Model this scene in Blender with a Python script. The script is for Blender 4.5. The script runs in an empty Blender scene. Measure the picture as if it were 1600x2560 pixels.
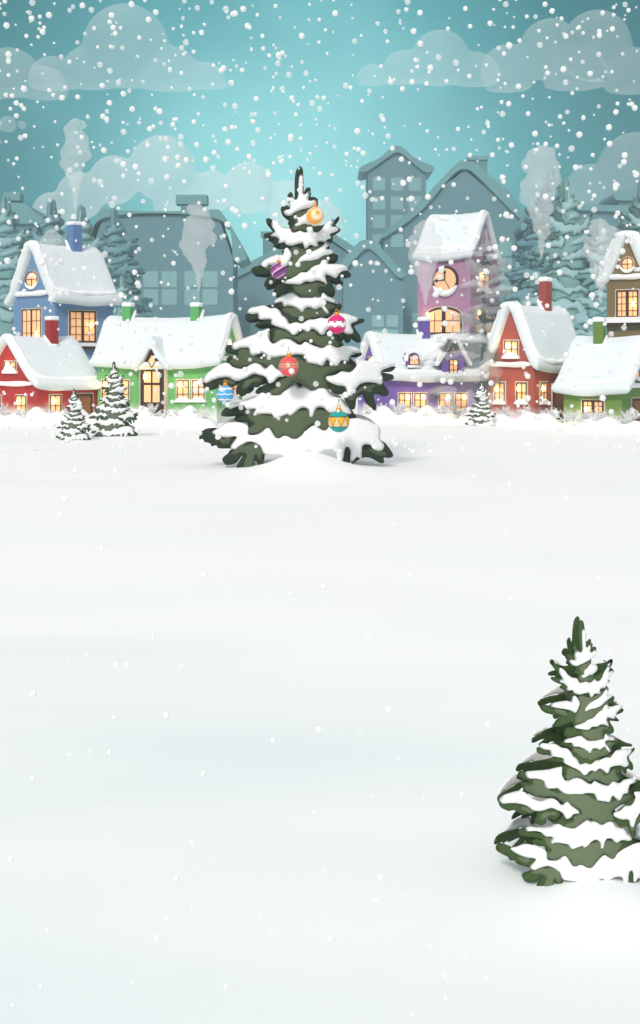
import bpy, bmesh, math, random
import numpy as np
from mathutils import Vector, Matrix
from mathutils.geometry import delaunay_2d_cdt

C = bpy.context.scene
COL = C.collection
R = math.radians
F = 3175.0            # focal length in source-photo pixels (1600 x 2560)
HOR = 900.0           # horizon row
CAMZ = 4.0

# ------------------------------------------------------------------ camera
cam_d = bpy.data.cameras.new('camera')
cam = bpy.data.objects.new('camera', cam_d)
COL.objects.link(cam)
cam.location = (0, 0, CAMZ)
cam.rotation_euler = (R(90), 0, 0)
cam_d.sensor_fit = 'VERTICAL'
cam_d.sensor_height = 36.0
cam_d.lens = F / 2560 * 36.0
cam_d.shift_y = -(1280 - HOR) / 2560
cam_d.clip_start = 0.1
cam_d.clip_end = 5000
C.camera = cam
C.view_settings.view_transform = 'Standard'
C.view_settings.look = 'None'
C.view_settings.exposure = 0.44
C.view_settings.gamma = 1.0

# ------------------------------------------------------------------ world + sun
SUN_EL, SUN_AZ = R(36), R(196)      # azimuth measured clockwise from +Y: behind the camera, a little left
w = bpy.data.worlds.new('World'); C.world = w
w.use_nodes = True
nt = w.node_tree; nt.nodes.clear()
def N(t, **kw):
    n = nt.nodes.new(t)
    for k, v in kw.items(): setattr(n, k, v)
    return n
def s2l(r, g, b):
    f = lambda c: (c / 255 / 12.92) if c / 255 <= .04045 else ((c / 255 + .055) / 1.055) ** 2.4
    return (f(r), f(g), f(b), 1)
wo = N('ShaderNodeOutputWorld'); bg = N('ShaderNodeBackground')
tc = N('ShaderNodeTexCoord')
gd = Vector((-0.02, 1, math.tan(R(7.0)))).normalized()
dp = N('ShaderNodeVectorMath', operation='DOT_PRODUCT'); dp.inputs[1].default_value = gd
nt.links.new(tc.outputs['Generated'], dp.inputs[0])
ac = N('ShaderNodeMath', operation='ARCCOSINE'); nt.links.new(dp.outputs['Value'], ac.inputs[0])
nz = N('ShaderNodeTexNoise'); nz.inputs['Scale'].default_value = 7; nz.inputs['Detail'].default_value = 3
nt.links.new(tc.outputs['Generated'], nz.inputs['Vector'])
nm = N('ShaderNodeMath', operation='MULTIPLY_ADD'); nm.inputs[1].default_value = .10
nt.links.new(nz.outputs['Fac'], nm.inputs[0]); nt.links.new(ac.outputs[0], nm.inputs[2])
mr = N('ShaderNodeMapRange'); mr.inputs['From Min'].default_value = .05; mr.inputs['From Max'].default_value = .05 + R(20)
nt.links.new(nm.outputs[0], mr.inputs['Value'])
cr = N('ShaderNodeValToRGB'); e = cr.color_ramp.elements
e[0].position = 0; e[0].color = s2l(160, 226, 228)
e[1].position = 1; e[1].color = s2l(14, 82, 90)
for p, c in ((.22, (134, 208, 212)), (.48, (80, 156, 164)), (.75, (38, 112, 120))):
    x = cr.color_ramp.elements.new(p); x.color = s2l(*c)
nt.links.new(mr.outputs[0], cr.inputs['Fac'])
sx = N('ShaderNodeSeparateXYZ'); nt.links.new(tc.outputs['Generated'], sx.inputs[0])
mz = N('ShaderNodeMapRange', interpolation_type='SMOOTHSTEP'); mz.inputs['From Min'].default_value = .34; mz.inputs['From Max'].default_value = .75
nt.links.new(sx.outputs['Z'], mz.inputs['Value'])
sky = N('ShaderNodeTexSky', sky_type='NISHITA'); sky.sun_disc = False
sky.sun_elevation = SUN_EL; sky.sun_rotation = SUN_AZ; sky.air_density = 1.0; sky.dust_density = 4.0
sk = N('ShaderNodeVectorMath', operation='SCALE'); sk.inputs['Scale'].default_value = .06
nt.links.new(sky.outputs[0], sk.inputs[0])
wh = N('ShaderNodeMix', data_type='RGBA', blend_type='ADD'); wh.inputs['Factor'].default_value = 1
wh.inputs['A'].default_value = (.50, .48, .46, 1); nt.links.new(sk.outputs[0], wh.inputs['B'])
mx = N('ShaderNodeMix', data_type='RGBA')
nt.links.new(mz.outputs[0], mx.inputs['Factor']); nt.links.new(cr.outputs['Color'], mx.inputs['A']); nt.links.new(wh.outputs['Result'], mx.inputs['B'])
ml = N('ShaderNodeMapRange'); ml.inputs['From Min'].default_value = .0; ml.inputs['From Max'].default_value = -.06
nt.links.new(sx.outputs['Z'], ml.inputs['Value'])
mg = N('ShaderNodeMix', data_type='RGBA'); mg.inputs['B'].default_value = (.74, .80, .81, 1)
nt.links.new(ml.outputs[0], mg.inputs['Factor']); nt.links.new(mx.outputs['Result'], mg.inputs['A'])
nt.links.new(mg.outputs['Result'], bg.inputs['Color']); bg.inputs['Strength'].default_value = 1.0
nt.links.new(bg.outputs[0], wo.inputs['Surface'])

sd = bpy.data.lights.new('sun', 'SUN'); so = bpy.data.objects.new('sun', sd); COL.objects.link(so)
sd.energy = 1.9; sd.angle = R(12); sd.color = (1, .93, .87)
sv = Vector((math.sin(SUN_AZ) * math.cos(SUN_EL), math.cos(SUN_AZ) * math.cos(SUN_EL), math.sin(SUN_EL)))
so.rotation_euler = sv.to_track_quat('Z', 'Y').to_euler()
so.location = sv * 100

# ------------------------------------------------------------------ helpers
def PX(x, y, d):
    """photo pixel + distance -> world point"""
    return Vector(((x - 800) / F * d, d, CAMZ - (y - HOR) / F * d))
def ground_row(d): return HOR + F * CAMZ / d

MATS = {}
def mat(name, rgb, rough=.8, noise=0.0, nscale=6.0, alpha=1.0, transl=0.0, emit=None, estr=1.0, bump=0.0, bscale=8.0, metallic=0.0, rgb2=None, spec=.3):
    if name in MATS: return MATS[name]
    m = bpy.data.materials.new(name); m.use_nodes = True
    t = m.node_tree; t.nodes.clear()
    o = t.nodes.new('ShaderNodeOutputMaterial'); p = t.nodes.new('ShaderNodeBsdfPrincipled')
    col = s2l(*rgb)
    p.inputs['Roughness'].default_value = rough; p.inputs['Metallic'].default_value = metallic
    p.inputs['Specular IOR Level'].default_value = spec
    p.inputs['Base Color'].default_value = col
    if noise or bump:
        cd = t.nodes.new('ShaderNodeTexCoord')
        n = t.nodes.new('ShaderNodeTexNoise'); n.inputs['Scale'].default_value = nscale; n.inputs['Detail'].default_value = 5
        t.links.new(cd.outputs['Object'], n.inputs['Vector'])
    if noise:
        mi = t.nodes.new('ShaderNodeMix'); mi.data_type = 'RGBA'
        c2 = s2l(*rgb2) if rgb2 else tuple(c * (1 - noise) for c in col[:3]) + (1,)
        mi.inputs['A'].default_value = col; mi.inputs['B'].default_value = c2
        t.links.new(n.outputs['Fac'], mi.inputs['Factor']); t.links.new(mi.outputs['Result'], p.inputs['Base Color'])
    if bump:
        n2 = t.nodes.new('ShaderNodeTexNoise'); n2.inputs['Scale'].default_value = bscale; n2.inputs['Detail'].default_value = 4
        t.links.new(cd.outputs['Object'], n2.inputs['Vector'])
        b = t.nodes.new('ShaderNodeBump'); b.inputs['Strength'].default_value = bump; b.inputs['Distance'].default_value = .05
        t.links.new(n2.outputs['Fac'], b.inputs['Height']); t.links.new(b.outputs['Normal'], p.inputs['Normal'])
    if emit:
        p.inputs['Emission Color'].default_value = s2l(*emit); p.inputs['Emission Strength'].default_value = estr
    out = p.outputs[0]
    if transl:
        tr = t.nodes.new('ShaderNodeBsdfTranslucent'); tr.inputs['Color'].default_value = col
        ms = t.nodes.new('ShaderNodeMixShader'); ms.inputs['Fac'].default_value = transl
        t.links.new(out, ms.inputs[1]); t.links.new(tr.outputs[0], ms.inputs[2]); out = ms.outputs[0]
    if alpha < 1:
        tp = t.nodes.new('ShaderNodeBsdfTransparent')
        ms = t.nodes.new('ShaderNodeMixShader'); ms.inputs['Fac'].default_value = alpha
        t.links.new(tp.outputs[0], ms.inputs[1]); t.links.new(out, ms.inputs[2]); out = ms.outputs[0]
    t.links.new(out, o.inputs['Surface'])
    MATS[name] = m
    return m

def tag(o, label=None, cat=None, group=None, kind=None):
    if label: o['label'] = label
    if cat: o['category'] = cat
    if group: o['group'] = group
    if kind: o['kind'] = kind
    return o
def empty(name, loc=(0, 0, 0), rz=0, label=None, cat=None, group=None):
    o = bpy.data.objects.new(name, None); COL.objects.link(o)
    o.location = loc; o.rotation_euler = (0, 0, rz); o.empty_display_size = .3
    return tag(o, label, cat, group)

class MB:
    """collects geometry for one mesh object"""
    def __init__(s): s.v = []; s.f = []; s.m = []
    def add(s, verts, faces, mi=0):
        b = len(s.v); s.v += [tuple(p) for p in verts]
        s.f += [[b + i for i in f] for f in faces]; s.m += [mi] * len(faces); return s
    def box(s, x0, x1, y0, y1, z0, z1, mi=0, T=None):
        v = [(x, y, z) for x in (x0, x1) for y in (y0, y1) for z in (z0, z1)]
        if T: v = [T(*p) for p in v]
        return s.add(v, [(0, 1, 3, 2), (4, 6, 7, 5), (0, 4, 5, 1), (2, 3, 7, 6), (0, 2, 6, 4), (1, 5, 7, 3)], mi)
    def prism(s, poly, h0, h1, mi=0, T=None):
        """poly = list of (a,b); extruded along third axis h; T maps (a,b,h)"""
        n = len(poly)
        v = [(a, b, h0) for a, b in poly] + [(a, b, h1) for a, b in poly]
        if T: v = [T(*p) for p in v]
        return s.add(v, [list(range(n))[::-1], list(range(n, 2 * n))] + [(i, (i + 1) % n, n + (i + 1) % n, n + i) for i in range(n)], mi)
    def slab(s, poly, h0, h1, mi=0, T=None):
        n = len(poly); P = [Vector(p) for p in poly]
        vs, es, fs, a_, b_, c_ = delaunay_2d_cdt(P, [(i, (i + 1) % n) for i in range(n)], [], 1, 1e-6)
        k = len(vs); v = [(q.x, q.y, h0) for q in vs] + [(q.x, q.y, h1) for q in vs]
        cnt = {}
        for f in fs:
            for i in range(3): e_ = (f[i], f[(i + 1) % 3]); cnt[e_] = 1
        side = [(a, b, k + b, k + a) for a, b in cnt if (b, a) not in cnt]
        if T: v = [T(*p) for p in v]
        return s.add(v, [list(f) for f in fs] + [[k + i for i in reversed(f)] for f in fs] + side, mi)
    def tube(s, pts, rad, seg=8, mi=0, cap=True):
        pts = [Vector(p) for p in pts]; rads = rad if isinstance(rad, (list, tuple)) else [rad] * len(pts)
        v = []
        for i, p in enumerate(pts):
            t = (pts[min(i + 1, len(pts) - 1)] - pts[max(i - 1, 0)]).normalized()
            a = t.cross(Vector((0, 0, 1)) if abs(t.z) < .9 else Vector((1, 0, 0))).normalized(); b = t.cross(a)
            for k in range(seg):
                q = 2 * math.pi * k / seg
                v.append(p + (a * math.cos(q) + b * math.sin(q)) * rads[i])
        f = [(i * seg + k, i * seg + (k + 1) % seg, (i + 1) * seg + (k + 1) % seg, (i + 1) * seg + k) for i in range(len(pts) - 1) for k in range(seg)]
        if cap: f += [list(range(seg))[::-1], list(range((len(pts) - 1) * seg, len(pts) * seg))]
        return s.add(v, f, mi)
    def ball(s, c, r, sub=2, mi=0, scale=(1, 1, 1)):
        bm = bmesh.new(); bmesh.ops.create_icosphere(bm, subdivisions=sub, radius=1)
        v = [(c[0] + p.co.x * r * scale[0], c[1] + p.co.y * r * scale[1], c[2] + p.co.z * r * scale[2]) for p in bm.verts]
        f = [[q.index for q in fc.verts] for fc in bm.faces]; bm.free()
        return s.add(v, f, mi)
    def mesh(s, name, mats, smooth=False):
        me = bpy.data.meshes.new(name); me.from_pydata(s.v, [], s.f)
        for m in (mats if isinstance(mats, (list, tuple)) else [mats]): me.materials.append(m)
        me.polygons.foreach_set('material_index', s.m)
        if smooth: me.polygons.foreach_set('use_smooth', [True] * len(me.polygons))
        bm = bmesh.new(); bm.from_mesh(me); bmesh.ops.recalc_face_normals(bm, faces=bm.faces); bm.to_mesh(me); bm.free()
        me.update(); return me
    def build(s, name, mats, parent=None, smooth=False, bevel=0):
        o = bpy.data.objects.new(name, s.mesh(name, mats, smooth)); COL.objects.link(o); o.parent = parent
        if bevel:
            b = o.modifiers.new('bevel', 'BEVEL'); b.width = bevel; b.segments = 2; b.limit_method = 'ANGLE'
        return o

def smooth_poly(pts, step, closed=True):
    """Catmull-Rom through traced points, resampled"""
    P = [np.array(p, float) for p in pts]; n = len(P); out = []
    for i in range(n if closed else n - 1):
        p1, p2 = P[i], P[(i + 1) % n] if closed else P[i + 1]
        p0 = P[i - 1] if (closed or i > 0) else p1
        p3 = P[(i + 2) % n] if closed else P[min(i + 2, n - 1)]
        k = max(1, int(round(np.linalg.norm(p2 - p1) / step)))
        for j in range(k):
            t = j / k
            out.append(.5 * ((2 * p1) + (-p0 + p2) * t + (2 * p0 - 5 * p1 + 4 * p2 - p3) * t * t + (-p0 + 3 * p1 - 3 * p2 + p3) * t ** 3))
    if not closed: out.append(P[-1])
    return np.array(out)

def smooth_poly3(pts, step):
    P = [np.array(p, float) for p in pts]; n = len(P); out = []
    for i in range(n - 1):
        p0, p1, p2, p3 = P[max(i - 1, 0)], P[i], P[i + 1], P[min(i + 2, n - 1)]
        k = max(1, int(round(np.linalg.norm(p2 - p1) / step)))
        for j in range(k):
            t = j / k; out.append(.5 * ((2 * p1) + (-p0 + p2) * t + (2 * p0 - 5 * p1 + 4 * p2 - p3) * t * t + (-p0 + 3 * p1 - 3 * p2 + p3) * t ** 3))
    out.append(P[-1]); return out

def puff(poly, thick, rim, step, grid, back=.35, sm=True):
    """closed traced outline -> puffy solid. returns (verts (x, y, h), faces): h > 0 to the front"""
    B = smooth_poly(poly, step) if sm else np.array(poly, float)
    n = len(B)
    lo, hi = B.min(0), B.max(0)
    gx, gy = np.meshgrid(np.arange(lo[0] + grid / 2, hi[0], grid), np.arange(lo[1] + grid / 2, hi[1], grid * .87))
    gx = gx + (np.arange(gx.shape[0])[:, None] % 2) * grid * .5
    G = np.stack([gx.ravel(), gy.ravel()], 1)
    A0, A1 = B, np.roll(B, -1, 0)
    def dist(Q):
        d = np.full(len(Q), 1e9)
        for a, b in zip(A0, A1):
            ab = b - a; L = max((ab * ab).sum(), 1e-12)
            t = np.clip(((Q - a) @ ab) / L, 0, 1)
            d = np.minimum(d, np.linalg.norm(Q - (a + t[:, None] * ab), axis=1))
        return d
    if len(G):
        ins = np.zeros(len(G), bool)
        for a, b in zip(A0, A1):
            c = (a[1] > G[:, 1]) != (b[1] > G[:, 1])
            with np.errstate(all='ignore'):
                xx = (b[0] - a[0]) * (G[:, 1] - a[1]) / (b[1] - a[1] + 1e-12) + a[0]
            ins ^= c & (G[:, 0] < xx)
        G = G[ins]; G = G[dist(G) > grid * .35] if len(G) else G
    P = np.concatenate([B, G]) if len(G) else B
    vs, es, fs, ov, oe, of = delaunay_2d_cdt([Vector(p) for p in P], [(i, (i + 1) % n) for i in range(n)], [], 1, 1e-6)
    Q = np.array([(v.x, v.y) for v in vs]); d = dist(Q)
    edge = d < 1e-4
    h = thick * np.sqrt(np.clip(1 - (1 - np.clip(d / rim, 0, 1)) ** 2, 0, 1))
    front = [(q[0], q[1], hh) for q, hh in zip(Q, h)]
    idx = {}; verts = list(front)
    for i in range(len(Q)):
        if edge[i]: idx[i] = i
        else: idx[i] = len(verts); verts.append((Q[i][0], Q[i][1], -h[i] * back))
    faces = [list(f) for f in fs] + [[idx[i] for i in reversed(f)] for f in fs]
    return verts, faces

def copy_tree(o, parent=None, swap=None):
    c = o.copy(); COL.objects.link(c); c.parent = parent
    if swap and c.type == 'MESH':
        for sl in c.material_slots:
            if sl.material and sl.material.name in swap:
                new = swap[sl.material.name]; sl.link = 'OBJECT'; sl.material = new
    for ch in list(o.children): copy_tree(ch, c, swap)
    return c

rnd = random.Random(7)
SNOW = mat('snow', (243, 243, 241), .75, bump=.25, bscale=2.5, spec=.2)
ROOFSNOW = mat('roof_snow', (224, 232, 236), .8, bump=.12, bscale=1.2, spec=.15)

# ------------------------------------------------------------------ ground
def ghash(x, y): return math.sin(x * .21 + 1.3 * math.sin(y * .13)) * math.cos(y * .17 + .7 * math.sin(x * .11))
MOUNDS = []     # (x, y, radius, height)
def mound(x, y, r, h): MOUNDS.append((x, y, r, h))
mound(-.45, 44.2, 1.5, .62); mound(-.75, 46.2, 3.4, .30); mound(2.05, 9.25, .46, .17); mound(2.02, 9.9, .62, .06)
mound(-11.9, 61.6, 1.5, .16); mound(-10.5, 64.8, 1.8, .18); mound(9.4, 73, 1.6, .2)
def ground_z(x, y):
    z = .05 * ghash(x, y) * min(1, y / 30) + .03 * ghash(x * 3.1, y * 2.3) * min(1, y / 10)
    for mx_, my_, r_, h_ in MOUNDS:
        q = ((x - mx_) ** 2 + (y - my_) ** 2) / (r_ * r_)
        if q < 9: z += h_ * math.exp(-q * 1.1)
    return z
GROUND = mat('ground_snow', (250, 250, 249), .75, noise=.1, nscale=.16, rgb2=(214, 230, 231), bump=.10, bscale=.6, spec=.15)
for nd in GROUND.node_tree.nodes:      # random mint bands, plus mint shading towards the camera painted into the snow colour
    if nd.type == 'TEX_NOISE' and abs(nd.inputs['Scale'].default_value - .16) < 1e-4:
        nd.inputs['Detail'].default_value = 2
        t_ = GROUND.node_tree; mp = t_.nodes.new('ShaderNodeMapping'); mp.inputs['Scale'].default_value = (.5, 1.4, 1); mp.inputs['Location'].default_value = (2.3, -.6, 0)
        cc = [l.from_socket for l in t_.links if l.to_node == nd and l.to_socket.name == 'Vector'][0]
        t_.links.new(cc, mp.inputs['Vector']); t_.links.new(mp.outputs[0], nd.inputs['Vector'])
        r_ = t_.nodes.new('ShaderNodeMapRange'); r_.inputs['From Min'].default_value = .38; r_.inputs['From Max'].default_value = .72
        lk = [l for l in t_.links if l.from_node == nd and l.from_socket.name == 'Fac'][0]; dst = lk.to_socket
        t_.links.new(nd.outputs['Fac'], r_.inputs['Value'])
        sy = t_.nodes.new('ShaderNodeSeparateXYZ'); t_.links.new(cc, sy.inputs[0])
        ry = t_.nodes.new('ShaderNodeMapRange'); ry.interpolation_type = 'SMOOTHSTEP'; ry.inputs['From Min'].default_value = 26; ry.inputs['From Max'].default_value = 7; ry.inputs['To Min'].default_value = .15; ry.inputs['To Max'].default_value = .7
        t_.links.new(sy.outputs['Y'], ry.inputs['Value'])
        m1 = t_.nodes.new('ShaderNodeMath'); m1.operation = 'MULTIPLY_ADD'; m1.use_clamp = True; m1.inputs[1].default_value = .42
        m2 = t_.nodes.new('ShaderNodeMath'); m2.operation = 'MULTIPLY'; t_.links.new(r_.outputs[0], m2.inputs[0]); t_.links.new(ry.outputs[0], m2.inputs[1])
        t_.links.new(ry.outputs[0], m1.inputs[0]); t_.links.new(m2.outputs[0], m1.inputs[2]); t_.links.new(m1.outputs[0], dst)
def build_ground():
    ys = [-40, -20, -8, -2] + list(np.geomspace(1.5, 110, 190)) + [140, 180, 240, 295]
    mb = MB(); xs_u = np.linspace(-1, 1, 121)
    for y in ys:
        wd = min(max(abs(y) * .42 + 6, 8), 300) if y < 110 else 300
        for u in xs_u:
            x = u * wd
            if abs(u) > .93 and y < 110: x = math.copysign(wd + (abs(u) - .93) / .07 * (300 - wd), u)
            mb.v.append((x, y, ground_z(x, y) if y > 0 else 0))
    n = len(xs_u)
    for j in range(len(ys) - 1):
        for i in range(n - 1):
            mb.f.append([j * n + i, j * n + i + 1, (j + 1) * n + i + 1, (j + 1) * n + i]); mb.m.append(0)
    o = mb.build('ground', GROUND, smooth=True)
    tag(o, 'wide open field of untouched smooth white snow', 'ground', kind='structure')
build_ground()

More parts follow.
